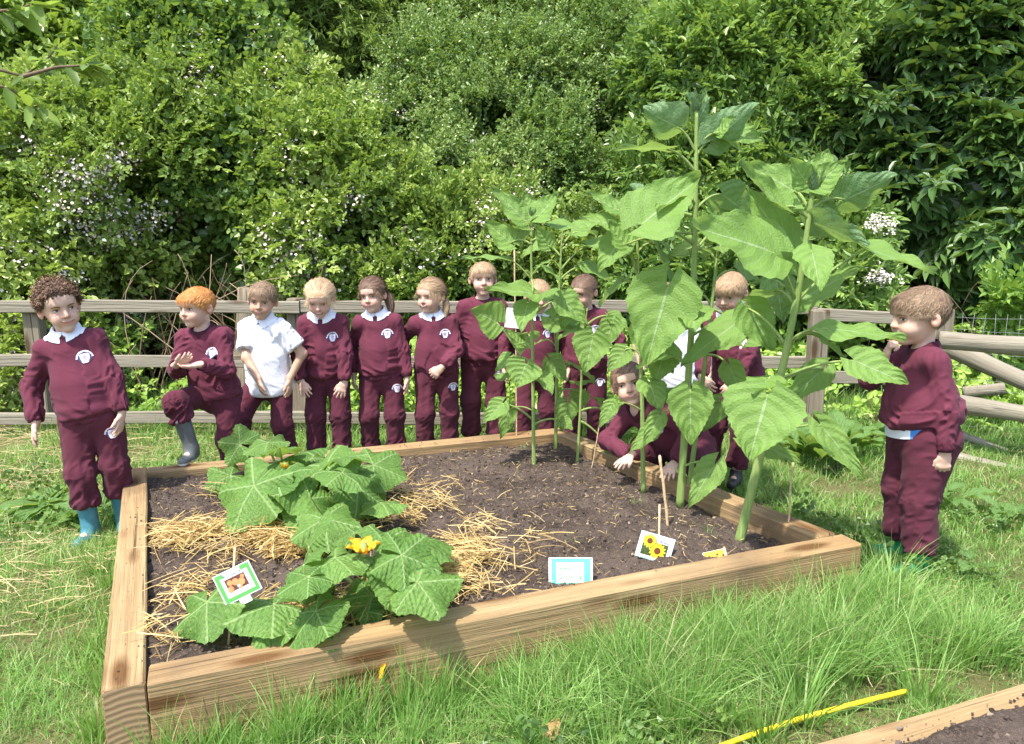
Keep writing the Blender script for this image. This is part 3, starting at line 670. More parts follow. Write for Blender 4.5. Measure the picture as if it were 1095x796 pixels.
def shrub(name, label, cat, base, lobes, kind, n, size=1.0, tint=.5, upb=.3, jit=.7, ns=5, blossom=0, group=None, r0=.04, extra=None, bl=None, clump=.5, flat=.5, shell=.35, mat=None, fill=True):
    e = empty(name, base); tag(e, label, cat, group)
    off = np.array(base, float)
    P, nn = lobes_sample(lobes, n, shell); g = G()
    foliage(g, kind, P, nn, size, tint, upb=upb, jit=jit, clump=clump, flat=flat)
    if fill:                      # sparse inner leaves fill the crown; darker tint imitates its inner shade
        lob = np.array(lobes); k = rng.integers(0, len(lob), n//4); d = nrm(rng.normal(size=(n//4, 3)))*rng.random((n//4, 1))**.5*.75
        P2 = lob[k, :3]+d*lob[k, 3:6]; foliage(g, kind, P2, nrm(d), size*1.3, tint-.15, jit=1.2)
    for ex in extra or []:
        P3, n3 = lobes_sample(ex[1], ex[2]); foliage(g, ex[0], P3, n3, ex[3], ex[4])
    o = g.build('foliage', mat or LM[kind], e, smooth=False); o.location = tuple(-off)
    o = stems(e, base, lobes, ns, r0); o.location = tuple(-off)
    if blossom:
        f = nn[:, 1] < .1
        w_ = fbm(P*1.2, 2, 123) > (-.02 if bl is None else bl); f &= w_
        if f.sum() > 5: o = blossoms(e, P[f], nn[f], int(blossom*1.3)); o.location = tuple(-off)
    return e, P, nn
def L(px, py, Y, rx, ry, rz): c = aty(px, py, Y); return (c[0], Y, c[2], rx, ry, rz)
# bramble thicket at the left, several bushes
shrub('bramble_bush', 'tall bramble thicket with pink white blossom behind the curly haired boy', 'bramble', (-3.2, 7.2, 0), [L(110, 200, 7.0, .95, .7, .75), L(60, 170, 7.1, .8, .6, .7), L(150, 290, 7.0, .6, .5, .45), L(20, 280, 6.7, .6, .5, .6), L(180, 150, 7.3, .7, .6, .7)], 'bramble', 2600, blossom=520, tint=.62, ns=8, r0=.02)
shrub('bramble_bush', 'dense dark green ivy and bramble mound above the red haired boy', 'bramble', (-1.9, 7.6, 0), [L(230, 110, 7.8, .8, .6, 1.0), L(255, 210, 7.3, .75, .55, .75), L(300, 250, 7.1, .55, .5, .6), L(200, 60, 8.0, .8, .6, .8)], 'ivy', 3600, size=1.15, tint=.6, ns=6, r0=.025, blossom=260)
shrub('bramble_bush', 'arching bramble with white blossom sprays above the white shirted boy', 'bramble', (-1.6, 7.0, 0), [L(340, 190, 7.2, .6, .5, .6), L(330, 270, 6.8, .5, .4, .4), L(370, 250, 7.0, .5, .45, .5), L(300, 130, 7.6, .5, .5, .5)], 'bramble', 1700, blossom=300, tint=.72, ns=8, r0=.015, bl=-.2)
shrub('bramble_bush', 'low pale bramble spilling towards the fence at the far left', 'bramble', (-4.4, 6.5, 0), [L(0, 330, 6.2, .55, .35, .5), L(-60, 260, 6.7, .8, .5, 1.0), L(10, 220, 6.9, .6, .4, .6), L(40, 390, 6.0, .35, .3, .35)], 'bramble', 1600, blossom=330, tint=.8, ns=6, r0=.015, bl=-.3)
# ivy clad tree trunk
def ivy_tree():
    e = empty('ivy_clad_tree', (aty(275, 100, 8.2)[0], 8.2, 0)); tag(e, 'slim tree trunk wrapped in ivy rising out of the brambles', 'tree'); o = np.array(e.location)
    x0 = aty(275, 60, 8.2)[0]; t = np.linspace(0, 5.4, 24); Pt = np.stack([x0+.1*np.sin(t*1.3), 8.2+.05*np.cos(t), t], 1); g = G(); g.tube(Pt, .1*(1-t/9), 9)
    for k in range(9):
        s_ = Pt[rng.integers(9, 23)]; ee = s_+np.array([rng.normal(0, .7), rng.normal(-.2, .3), rng.uniform(.1, .7)]); g.tube([s_, (s_+ee)/2+[0, 0, .08], ee], [.025, .015, .006], 5)
    g.build('trunk', LM['bark'], e).location = tuple(-o)
    g = G(); n = 1100; z = rng.uniform(.5, 5.2, n); a = rng.uniform(0, 6.28, n); r = .12+.25*np.abs(fbm(np.c_[z*2, a, a*0], 2)); P = np.stack([x0+.1*np.sin(z*1.3)+np.cos(a)*r, 8.2+np.sin(a)*r, z], 1)
    nn = np.stack([np.cos(a), np.sin(a), 0*a], 1); foliage(g, 'ivy', P, nn, 1.1, .55, upb=-.4); g.build('crown', LM['ivy'], e, smooth=False).location = tuple(-o)
ivy_tree()
shrub('willow_tree', 'feathery narrow leaved willow between the ivy trunk and the pale hawthorn', 'tree', (-1.9, 9.6, .8), [L(350, 60, 9.4, 1.0, .7, 1.1), L(400, 20, 9.8, .9, .7, .9), L(330, 10, 9.6, .9, .7, .9), L(370, 120, 9.2, .6, .5, .5)], 'willow', 3600, size=1.15, tint=.5, upb=-.5, ns=6, r0=.06, blossom=0)
shrub('hawthorn_bush', 'rounded olive green hawthorn mound behind the girls', 'shrub', (-.2, 8.6, .3), [L(470, 110, 8.8, .8, .6, .7), L(520, 170, 8.4, .9, .6, .8), L(440, 200, 8.0, .7, .6, .6), L(600, 190, 8.4, .8, .6, .7), L(570, 90, 9.0, .8, .6, .6), L(400, 150, 8.4, .5, .5, .5)], 'thorn', 6500, size=1.1, tint=.55, ns=8, r0=.03, blossom=60)
shrub('hawthorn_bush', 'yellowish hawthorn with small leaves rising behind the tallest sunflower', 'shrub', (1.4, 9.6, .9), [L(650, 90, 9.4, .8, .6, .9), L(600, 40, 9.8, .9, .6, .8), L(690, 180, 9.0, .7, .6, .8), L(530, 30, 9.9, .8, .6, .7), L(640, 250, 8.6, .6, .5, .6)], 'thorn', 5200, size=1.15, tint=.62, ns=8, r0=.03)
shrub('bramble_bush', 'bank of lower bramble just behind the two girls with white collars', 'bramble', (-.4, 7.2, .1), [L(400, 250, 7.4, .6, .5, .5), L(460, 240, 7.3, .6, .5, .5), L(540, 260, 7.2, .6, .5, .45), L(600, 270, 7.2, .6, .5, .45), L(420, 300, 6.9, .6, .4, .3)], 'bramble', 2600, size=.85, tint=.6, blossom=170, ns=8, r0=.012, bl=0)
shrub('willow_tree', 'hazy dark willow crown at the back above the tallest sunflower', 'tree', (2.8, 12, 2), [L(740, 30, 12, 1.3, .8, 1.4), L(690, -10, 12.3, 1.3, .8, 1.2), L(800, -20, 12.2, 1.3, .8, 1.1), L(620, -20, 12.4, 1.2, .8, 1.2)], 'willow', 4200, size=1.3, tint=.42, upb=.2, ns=6, r0=.07)
shrub('elder_bush', 'bright green elder bush with drooping leaves behind the two tall sunflowers', 'shrub', (2.6, 8.2, .3), [L(770, 110, 8.2, .8, .6, .8), L(830, 60, 8.4, .8, .6, .7), L(880, 120, 8.2, .7, .6, .7), L(740, 200, 7.9, .6, .5, .6), L(900, 40, 8.8, .8, .6, .6), L(800, 180, 7.9, .7, .5, .6), L(725, 100, 8.5, .5, .5, .5)], 'elder', 2900, size=1.0, tint=.6, ns=10, r0=.025, jit=.6)
shrub('elder_bush', 'leafy elder in front of the dark gap with cream flower heads', 'shrub', (2.4, 6.9, .1), [L(870, 250, 6.8, .45, .4, .35), L(820, 280, 6.8, .5, .4, .35), L(760, 290, 7.0, .5, .4, .35), L(900, 300, 6.5, .3, .3, .22), L(700, 300, 7.0, .5, .4, .35)], 'elder', 1150, size=.85, tint=.55, ns=7, r0=.012)
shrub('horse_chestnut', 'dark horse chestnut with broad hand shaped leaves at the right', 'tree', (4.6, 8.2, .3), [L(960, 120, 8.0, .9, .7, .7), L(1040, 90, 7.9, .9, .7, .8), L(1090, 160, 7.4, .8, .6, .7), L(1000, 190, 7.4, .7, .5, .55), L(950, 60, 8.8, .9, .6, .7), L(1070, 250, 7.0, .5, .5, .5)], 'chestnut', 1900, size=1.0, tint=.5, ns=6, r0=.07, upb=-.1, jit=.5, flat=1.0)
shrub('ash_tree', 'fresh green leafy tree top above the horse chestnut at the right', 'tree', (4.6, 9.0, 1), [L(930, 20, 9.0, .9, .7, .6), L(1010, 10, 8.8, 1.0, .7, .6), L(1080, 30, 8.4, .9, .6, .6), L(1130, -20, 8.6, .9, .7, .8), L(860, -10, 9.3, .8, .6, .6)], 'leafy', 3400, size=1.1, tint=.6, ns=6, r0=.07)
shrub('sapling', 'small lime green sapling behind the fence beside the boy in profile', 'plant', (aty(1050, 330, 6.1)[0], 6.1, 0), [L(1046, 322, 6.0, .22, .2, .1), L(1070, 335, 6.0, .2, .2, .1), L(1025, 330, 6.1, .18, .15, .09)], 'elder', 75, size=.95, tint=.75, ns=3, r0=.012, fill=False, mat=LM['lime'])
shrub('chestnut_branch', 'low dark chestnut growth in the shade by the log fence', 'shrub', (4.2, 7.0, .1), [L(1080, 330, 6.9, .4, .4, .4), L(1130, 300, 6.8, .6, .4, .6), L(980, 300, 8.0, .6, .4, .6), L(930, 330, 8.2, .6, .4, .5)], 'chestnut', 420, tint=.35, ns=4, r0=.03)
# tall trees behind so that no sky shows between the crowns
for i, (px, py, Y_, k, lab, tn) in enumerate(((40, -20, 10.5, 'leafy', 'pale leafed tree at the back left corner over the brambles', .7), (150, -10, 10.8, 'leafy', 'broad green tree behind the ivy trunk at the top left', .5), (260, 0, 11.0, 'leafy', 'dull green tree crown just behind the ivy trunk', .4),
        (480, -10, 11.8, 'leafy', 'tree with dim green crown above the hawthorn mound', .4), (900, -20, 11.6, 'leafy', 'tree with dark crown behind the elder bush', .3), (1060, -10, 11, 'leafy', 'tree with dark crown at the back right corner', .3), (-120, 40, 9.5, 'leafy', 'wide tree beyond the left edge of the bramble', .5), (1240, 60, 9.5, 'leafy', 'wide tree beyond the right edge of the chestnut', .4), (-300, 100, 9.5, 'leafy', 'outermost tree on the left of the garden', .5), (1400, 100, 9.5, 'leafy', 'outermost tree on the right of the garden', .4))):
    shrub('broadleaf_tree', lab, 'tree', (aty(px, 100, Y_)[0], Y_, float(gh(0, Y_)[0])-.05), [L(px, py, Y_, 1.3, .7, 1.3), L(px-50, py+90, Y_-.2, 1.1, .6, 1.0), L(px+55, py+100, Y_-.2, 1.1, .6, 1.0), L(px, py+190, Y_-.1, 1.2, .5, .9)], k, 1700, size=1.35, tint=tn, ns=5, r0=.09, group='trees at the back')
# elder flower heads
def umbel(px, py, Y_, r):
    c = aty(px, py, Y_); e = empty('elder_flower', c); 
    tag(e, 'cream elder flower head beside the right sunflower %s' % ('above' if py < 270 else 'below'), 'flower', 'elder flower heads')
    P = rng.normal(0, .5, (60, 3))*np.array([r, r*.6, r*.6]); nn = np.tile([0, -.5, .8], (60, 1)).astype(float); o = blossoms(e, P, nn, 60, .012, 4, .8)
    g = G(); g.tube([[0, 0, -.2], [0, 0, -.06], [0, 0, 0]], .004, 5); 
    for k in range(14): g.tube([[0, 0, -.06], P[k]], .0015, 4)
    g.build('stem', M_stem, e); return e
M_stem = plain('green_stem', (.16, .24, .06), .5, .3)
for px, py, r in ((938, 240, .07), (929, 262, .05), (940, 298, .07), (925, 312, .05)): pass
umbel(940, 245, 6.1, .12); umbel(938, 300, 6.1, .12)
# undergrowth behind and below the rails
def under():
    g = G(); n = 5200; P = np.c_[rng.uniform(-6.5, 6.5, n), rng.uniform(5.55, 6.7, n)]
    dens = fbm(np.c_[P*1.1, P[:, 0]*0], 2, 88); pxx = P[:, 0]/P[:, 1]*813+547
    dark = ((pxx > 140) & (pxx < 330)) | ((pxx > 880) & (pxx < 1010)); keep = (dens > -.25) & (~dark | (rng.random(n) < .02)); P = P[keep]; n = len(P)
    z = gh(P[:, 0], P[:, 1])+rng.uniform(0, .55, n)*(P[:, 1]-5.3)*.8
    PP = np.c_[P, z]; nn = nrm(np.c_[rng.normal(0, .5, n), -np.ones(n)*.6, np.ones(n)]); Rm = spray_rot(nn, 1.2, .5); 
    t = np.clip(.55+.5*fbm(PP*2, 2, 5)+rng.normal(0, .1, n), 0, 1); sel = rng.integers(0, 5, n)
    for i in range(5):
        m = sel == i; g.inst(SPR['nettle'][i], basis(np.tile([0, -.6, .8], (m.sum(), 1))+rng.normal(0, .35, (m.sum(), 3)), nn[m]), PP[m], rng.uniform(.7, 1.3, m.sum()), t[m])
    tag(g.build('undergrowth', LM['nettle'], smooth=False), 'mixed low nettles and weeds growing behind and under the fence rails', 'undergrowth', kind='stuff')
    g = G(); n = 900; P = np.c_[rng.uniform(-6, 6, n), rng.uniform(6.6, 8.2, n)]; PP = np.c_[P, gh(P[:, 0], P[:, 1])+rng.uniform(0, 1.0, n)]
    for x0, x1, y0, y1, zz, kk in ((-9, 9, 7.5, 15, 0, 9000),):
        P = np.c_[rng.uniform(x0, x1, kk), rng.uniform(y0, y1, kk)]; PP = np.c_[P, gh(P[:, 0], P[:, 1])+rng.uniform(0, .3, kk)]; nn = np.tile([0, -.6, .8], (kk, 1)).astype(float)
        foliage(g, 'leafy', PP, nn, 1.5, .35)
    tag(g.build('undergrowth', LM['leafy'], smooth=False), 'dim green undergrowth covering the bank behind the bushes', 'undergrowth', kind='stuff')
under()
# dead canes in the hollow under the brambles
def canes(name, label, x0, x1, n, h, Y0=5.9, Y1=6.9):
    g = G()
    for k in range(n):
        px = rng.uniform(x0, x1); Y_ = rng.uniform(Y0, Y1); b = aty(px, 430, Y_); b[2] = 0
        e = b+np.array([rng.normal(0, .55), rng.normal(0, .2), rng.uniform(.3, h)]); m = (b+e)/2+np.array([rng.normal(0, .2), -.05, rng.uniform(.1, .5)])
        t = np.linspace(0, 1, 9)[:, None]; P = (1-t)**2*b+2*t*(1-t)*m+t*t*e; g.tube(P, rng.uniform(.0025, .007)*(1-.6*t[:, 0]), 5, tint=rng.random())
    tag(g.build(name, LM['drystem']), label, 'dead stems', kind='stuff')
canes('dead_canes', 'tangle of dry brown bramble canes in the hollow behind the top rail', 125, 330, 130, 1.3, 6.1, 6.9)
canes('dead_canes', 'scattered dry stems behind the fence at the right', 880, 1090, 40, .7)
# stump seen through the rails
def stump():
    c = aty(262, 400, 6.0); e = empty('dead_tree', (c[0], 6.0, 0)); tag(e, 'grey dead tree trunk behind the white shirted boy seen through the rails', 'tree trunk')
    g = G(); t = np.linspace(0, 1, 10); g.tube(np.stack([.08*t, .02*t, t*1.05-.05], 1), .13*(1-.25*t)+.03*np.exp(-t*8), 12); g.build('trunk', M['post'], e)
    g = G(); g.tube([[.05, 0, .6], [.16, .02, .78], [.2, .0, .85]], [.04, .03, .02], 7); g.build('branch', LM['bark'], e)
stump()
# broad leaved clumps on the lawn
def broad_clump(px, py, n, size, label, mat, spread=.16, up=.35, tint=.5, name='broadleaf_weed', wr=.42):
    c = atz(px, py, 0); e = empty(name, c); tag(e, label, 'plant'); g = G()
    for k in range(n):
        az = k*2.4+rng.normal(0, .3); L_ = size*rng.uniform(.6, 1.15); el = np.clip(rng.normal(up, .25), .05, 1.2); W = L_*wr; y = np.linspace(0, 1, 9)
        u = np.linspace(-1, 1, 7); wd = W*np.sin(np.pi*np.clip(y**.8, 0, 1))**.8*.5+.002
        X_ = u[None]*wd[:, None]; Yv = y*L_; Zv = np.sin(el)*Yv-1.0*L_*y**2.2*.45
        Pq = np.stack([X_, np.repeat((Yv*np.cos(el))[:, None], 7, 1), np.repeat(Zv[:, None], 7, 1)+np.abs(u)[None]*W*.18+.006*np.sin(y*22+k)[:, None]*np.abs(u)[None]], -1)
        Rz = np.array(Euler((0, 0, az)).to_matrix()); off = np.array([math.cos(az+1.57), math.sin(az+1.57), 0])*rng.uniform(0, spread*.5)+np.array([0, 0, .01+rng.uniform(0, .06)])
        g.grid(Pq@Rz.T+off, tint=np.clip(tint+rng.normal(0, .15), 0, 1), uv=np.stack(np.broadcast_arrays(u[None], y[:, None]), -1))
    g.build('leaves', mat, e); return e
BL = bigleaf_mat('weed_leaf', (.07, .17, .035), (.15, .28, .08), (.14, .26, .07), (.30, .44, .18), 'heart')
broad_clump(52, 550, 18, .24, 'low broad leaved weed clump left of the blue wellingtons', BL, .2, .3, .4)
broad_clump(100, 560, 16, .22, 'broad leaved plant growing round the blue wellingtons', BL, .2, .4, .6, wr=.55)
broad_clump(118, 552, 12, .14, 'pale soft leaved plant against the left timber of the bed', BL, .14, .6, .9, wr=.7)
broad_clump(872, 492, 34, .33, 'bushy lance leaved plant on the grass below the fence post', BL, .4, .8, .7)
broad_clump(905, 478, 26, .3, 'lance leaved clump next to the boy in profile near the fence', BL, .35, .8, .6)
broad_clump(1010, 540, 10, .22, 'broad leaved weed behind the boy in profile', BL, .2, .6, .7)
broad_clump(1085, 560, 8, .17, 'small leafy weed at the right edge of the lawn', BL, .2, .4, .7)
broad_clump(1040, 618, 8, .09, 'tiny round leaved weed to the right of the boy in profile', BL, .15, .4, .8, wr=.6)
broad_clump(1085, 700, 9, .12, 'leafy weed beside the second bed', BL, .15, .5, .7, wr=.5)
broad_clump(870, 625, 20, .10, 'low leafy weeds against the right corner of the bed', BL, .4, .5, .6, wr=.55)
broad_clump(835, 632, 18, .09, 'small leafy weeds below the right end of the front timber', BL, .4, .5, .6, wr=.55)
broad_clump(690, 470, 12, .18, 'leafy plant behind the crouching girl seen over the timber', BL, .2, .6, .6)
# branch overhanging the top left corner
def overhang():
    Y_ = 3.0; e = empty('overhanging_branch', aty(-60, 60, Y_)); tag(e, 'leafy twig reaching in from the top left corner', 'branch'); o = np.array(e.location); g = G(); gl = G()
    for pts in ([(-120, 60), (0, 75), (25, 82), (52, 62), (62, 48)], [(-120, 20), (0, 12), (20, 10), (40, 2)], [(-120, 100), (0, 92), (15, 98), (40, 118), (60, 128)], [(25, 82), (60, 72), (95, 70), (115, 80)]):
        P = np.array([aty(a, b, Y_+i*.03) for i, (a, b) in enumerate(pts)]); t = np.linspace(0, len(P)-1, 20); Q = np.stack([np.interp(t, np.arange(len(P)), P[:, k]) for k in range(3)], 1); g.tube(Q, np.linspace(.008, .002, 20), 6)
        n = 15; s_ = Q[rng.integers(7, 20, n)]+rng.normal(0, .012, (n, 3)); d = nrm(np.stack([rng.normal(.55, .5, n), rng.normal(0, .5, n), rng.normal(-.25, .5, n)], 1))
        lf = leaf6(.105, .042, .15, .15); gl.inst((lf[0], [lf[1]]), basis(d, np.array([0, -.4, 1])+rng.normal(0, .45, (n, 3))), s_, rng.uniform(.6, 1.1, n), rng.uniform(0, .8, n))
    g.build('twig', LM['bark'], e).location = tuple(-o); gl.build('leaves', LM['leafy'], e).location = tuple(-o)
overhang()

# small leafy weeds mixed into the lawn
g = G(); n = 900; P = np.concatenate([rng.uniform((-.6, 1.3), (3.2, 3.6), (n, 2)), rng.uniform((-3.2, 2.0), (-1.6, 4.6), (250, 2))]); dn = fbm(np.c_[P*2.2, P[:, 0]*0], 2, 301); P = P[notbed(P) & (dn > .13)]; n = len(P)
nn = nrm(np.c_[rng.normal(0, .3, (n, 2)), np.ones(n)]); PP = np.c_[P, gh(P[:, 0], P[:, 1])+rng.uniform(.01, .07, n)]
foliage(g, 'ivy', PP, nn, .45, .35, upb=.2, jit=.6, flat=2)
tag(g.build('clover', LM['ivy'], smooth=False), 'small round leaved clover and weeds mixed through the lawn', 'weeds', kind='stuff')
# ------------------------------------------------------------------ large leaves (sunflower, pumpkin)
M['sunleaf'] = bigleaf_mat('sunflower_leaf', (.11, .22, .085), (.24, .37, .18), (.18, .31, .065), (.38, .50, .28), 'heart')
M['pumpleaf'] = bigleaf_mat('pumpkin_leaf', (.080, .19, .030), (.18, .33, .07), (.15, .28, .06), (.31, .44, .17), 'palm')
def stalkmat():
    m, nt, _, L_ = newmat('sunflower_stalk'); n1 = noise(nt, 1.0, 4, .6, mapping(nt, (170, 170, 5))); n2 = noise(nt, 420, 2, .6, mapping(nt)); n3 = noise(nt, 7, 3, .6, mapping(nt))
    c = ramp(nt, n1, [(.3, (.17, .27, .055)), (.7, (.34, .45, .15))]); c = mix(nt, ramp(nt, n3, [(.45, (0, 0, 0)), (.75, (.5, .5, .5))]), c, (.38, .40, .16)); c = mix(nt, ramp(nt, n2, [(.62, (0, 0, 0)), (.70, (.8, .8, .8))]), c, (.09, .14, .04))
    return finish(m, nt, c, .6, .25, bump(nt, math_(nt, 'ADD', n1, n2), .8, .004), (.4, .5, .1), .12)
M['stalk'] = stalkmat()
M['petal'] = plain('yellow_petal', (.85, .48, .03), .5, .3, .15, 40, trans=(.9, .5, .05), tw=.3)
def heartleaf(g, base, tip, W, face, roll=0.0, droop=.12, cup=.12, ruffle=.02, seed=0, tint=.5, nu=17, nv=22):
    """base = where the petiole meets the blade; face = preferred normal of the upper side"""
    r = np.random.default_rng(seed+999)
    base = np.array(base, float); tip = np.array(tip, float); L_ = np.linalg.norm(tip-base); y = nrm(tip-base)
    Rm = basis(y, np.array(face, float)); c, s = math.cos(roll), math.sin(roll)
    Rm = Rm@np.array([[c, 0, s], [0, 1, 0], [-s, 0, c]])
    u = np.linspace(-1, 1, nu); v = np.linspace(0, 1, nv)**.85
    w = 1.72*np.power(np.clip(1-v, 0, 1), .78)*(1-np.exp(-(v+.012)*8.5))*(.92+.08*np.cos(v*3)); w = w/w.max()*W/2
    ser = 1+.035*np.where(np.arange(nv) % 2 == 0, 1, -1)*(v > .05)*(v < .97)
    U, Vv = np.meshgrid(u, v, indexing='ij'); X_ = U*w[None]*np.where(np.abs(U) > .99, ser[None], 1)
    Yv = Vv*L_-.26*L_*np.abs(U)**1.6*np.exp(-Vv*4.5)*(Vv < 1)
    ph = r.uniform(0, 6, 2)
    Z = np.abs(U)**1.5*cup*W-droop*L_*(Vv**2)*1.0+ruffle*np.abs(U)**2*np.sin(Vv*15+ph[0]+(U > 0)*2)*L_*2-droop*.5*L_*np.abs(U)**2*(1-Vv)
    Z = Z+fbm(np.stack([U.ravel()*2.2+seed, Vv.ravel()*3.3, U.ravel()*0], 1), 2).reshape(U.shape)*.05*L_*(np.abs(U)*.6+.3)
    P = np.stack([X_, Yv, Z], -1)@Rm.T+base
    g.grid(P, tint=tint+r.normal(0, .15), uv=np.stack([U, Vv], -1), flip=True)
def petiole(g, a, b, r0=.006, r1=.0035, sag=.03, mi=0):
    a = np.array(a, float); b = np.array(b, float); t = np.linspace(0, 1, 9)[:, None]; m = (a+b)/2; m[2] += sag*2
    g.tube((1-t)**2*a+2*t*(1-t)*m+t*t*b, r0+(r1-r0)*t[:, 0], 7, mi)
def leafobj(parent, off, att, base, tip, W, face, seed, **k):
    g = G(); heartleaf(g, base-off, tip-off, W, face, seed=seed, **k); o = g.build('leaf', M['sunleaf'], parent)
    g = G(); petiole(g, att-off, base-off, sag=k.get('sag', .02) if 'sag' in k else .02, r0=.0065 if W > .1 else .004, r1=.0042 if W > .1 else .0025); q = g.build('leaf_stalk', M['stalk'], o)
    return o
TOC = lambda P: nrm(CAM-P)
def sunflower(label, stem_px, Y, r0, leaves, auto=0, bud=True, lean=0.0, az_seed=0, r1=None):
    """stem_px: list of (px, py) from soil to top; leaves: (stem py, base px,py,dY, tip px,py,dY, width px, facing, up, droop)"""
    St = np.array([aty(a, b, Y+lean*i/(len(stem_px)-1)) for i, (a, b) in enumerate(stem_px)]); base = St[0].copy(); base[2] = .17; St[0] = base
    e = empty('sunflower', base); tag(e, label, 'sunflower', 'sunflower plants'); off = base
    t = np.linspace(0, len(St)-1, 40); ss = t*0
    Q = np.stack([np.interp(t, np.arange(len(St)), St[:, k]) for k in range(3)], 1)
    for _ in range(6): Q[1:-1] = (Q[:-2]+Q[1:-1]*2+Q[2:])/4
    h = (Q[:, 2]-Q[0, 2])/(Q[-1, 2]-Q[0, 2]); rad = r0*(1-.55*h**1.4)*(1+.18*np.exp(-h*30)); g = G(); g.tube(Q-off, rad, 14); g.build('stem', M['stalk'], e)
    def at_py(py):
        ps = [(CAM_F*0+aty(547, py, Y)[2])]; z = ps[0]; return np.array([np.interp(z, Q[:, 2], Q[:, k]) for k in range(3)])
    for i, lf in enumerate(leaves):
        spy, bx, by, bd, tx, ty, td, W, fc, up, dr = lf
        A = at_py(spy); B = aty(bx, by, Y+bd); T = aty(tx, ty, Y+td); Wm = W/CAM_F*(Y+bd)
        face = TOC(B)*fc+np.array([0, 0, up]); leafobj(e, off, A, B, T, Wm, face, az_seed*31+i, droop=dr, tint=.5)
    r = np.random.default_rng(az_seed+70)
    for i in range(auto):
        zz = Q[0, 2]+(Q[-1, 2]-Q[0, 2])*(.3+.68*(i+.5)/auto); A = np.array([np.interp(zz, Q[:, 2], Q[:, k]) for k in range(3)])
        az = i*2.4+r.uniform(0, 1)+az_seed; d = np.array([math.cos(az), math.sin(az), 0]); L_ = r.uniform(.12, .19)*(1.1-.45*(i/auto))*(r0/.012)**.5
        B = A+d*L_*.6+np.array([0, 0, .05]); T = B+d*L_*.9+np.array([0, 0, -L_*r.uniform(.1, .8)]); leafobj(e, off, A, B, T, L_*.85, np.array([0, 0, 1.])+d*.3, az_seed*77+i+200, droop=.15)
    if bud:
        g = G(); top = Q[-1]
        for i in range(9):
            az = i*2.4; d = np.array([math.cos(az), math.sin(az), 0]); s_ = (.35+.65*i/9)*r0/.014
            heartleaf(g, top-off+d*.01, top-off+d*.05*s_+np.array([0, 0, .09*(1.25-.6*i/9)*s_]), .035*s_, -d+np.array([0, 0, .3]), seed=i+az_seed, nu=7, nv=9, droop=-.1, tint=.9)
        g.build('bud', M['sunleaf'], e)
    return e
# S6, right, thick stem
sunflower('thick stemmed sunflower leaning right, nearest to the front corner of the bed', [(790, 580), (812, 490), (838, 390), (856, 300), (869, 205)], 2.93, .019, [
    (270, 868, 237, -.03, 930, 262, -.12, 46, -.6, .75, .05),
    (322, 928, 266, -.05, 1001, 291, -.15, 50, .25, 1.0, .06),
    (225, 903, 214, 0, 960, 187, -.05, 46, -.75, .5, .02),
    (322, 826, 270, -.12, 740, 236, -.25, 82, .9, .6, .10),
    (365, 886, 352, -.12, 970, 357, -.2, 44, .4, 1.0, .14),
    (405, 914, 386, -.22, 972, 410, -.3, 46, .8, .6, .08),
    (430, 820, 424, -.22, 801, 492, -.30, 88, 1.0, .35, .12),
    (470, 878, 455, -.12, 926, 514, -.2, 32, 1, .5, .05),
    (455, 800, 470, .05, 860, 492, -.02, 40, .5, 1, .15),
    (235, 838, 222, -.05, 784, 180, -.08, 34, .55, .8, -.1),
    (230, 850, 205, .05, 800, 175, .1, 46, .6, .5, .05),
    (290, 850, 275, .1, 800, 200, .12, 50, .7, .5, .1),
    (330, 855, 322, .12, 920, 282, .12, 40, .6, .8, .1),
    (370, 800, 330, .12, 828, 376, .1, 44, .8, .4, .1),
    (410, 880, 395, .1, 840, 430, .08, 36, .8, .4, .1),
    (218, 872, 198, -.05, 905, 172, -.08, 34, .7, .3, .05),
    (215, 862, 195, -.06, 845, 168, -.1, 30, .7, .3, .05),
    (213, 876, 190, .05, 885, 160, .08, 34, .6, .3, .05),
    (330, 830, 300, .18, 838, 345, .2, 40, -.4, .8, .1)], bud=True, az_seed=1, lean=-.05, auto=6)
# S5, the tallest
sunflower('tallest sunflower with pale heart shaped leaves towering in the middle', [(727, 540), (733, 450), (741, 330), (744, 210), (745, 118)], 3.36, .0175, [
    (165, 724, 136, -.02, 688, 118, -.05, 46, -.8, .4, -.1),
    (168, 763, 150, -.03, 812, 110, -.02, 44, -.8, .4, .02),
    (150, 748, 126, .03, 758, 104, .08, 34, -.6, .5, .1),
    (160, 770, 142, -.06, 786, 124, -.1, 30, .4, .6, .1),
    (165, 781, 140, .04, 818, 150, 0, 30, .7, .6, .15),
    (185, 713, 160, -.03, 655, 157, -.05, 32, -.12, 1.0, .08),
    (262, 686, 240, -.15, 750, 188, -.12, 72, .9, .75, .02),
    (225, 772, 208, .06, 802, 228, .12, 50, -.7, .6, .15),
    (300, 714, 306, -.15, 691, 391, -.2, 80, 1.0, .35, .06),
    (232, 700, 232, .1, 676, 196, .15, 46, -.5, .8, .1),
    (270, 780, 235, .1, 830, 246, .1, 50, .6, .9, .1),
    (410, 738, 420, -.16, 739, 476, -.19, 50, 1, .35, .07),
    (440, 705, 445, -.05, 688, 478, -.07, 22, 1, .2, .05),
    (500, 764, 497, -.1, 736, 543, -.15, 34, 1, .4, .1),
    (360, 790, 344, -.05, 728, 386, -.16, 42, .8, .7, .14),
    (350, 712, 372, .1, 700, 410, .1, 40, .9, .3, .1),
    (345, 690, 345, .12, 720, 400, .12, 46, .7, .2, .1),
    (250, 668, 262, .05, 650, 235, .05, 34, .5, .8, .1),
    (135, 745, 112, .0, 732, 100, .03, 22, -.4, .5, .05)], az_seed=2, auto=5)
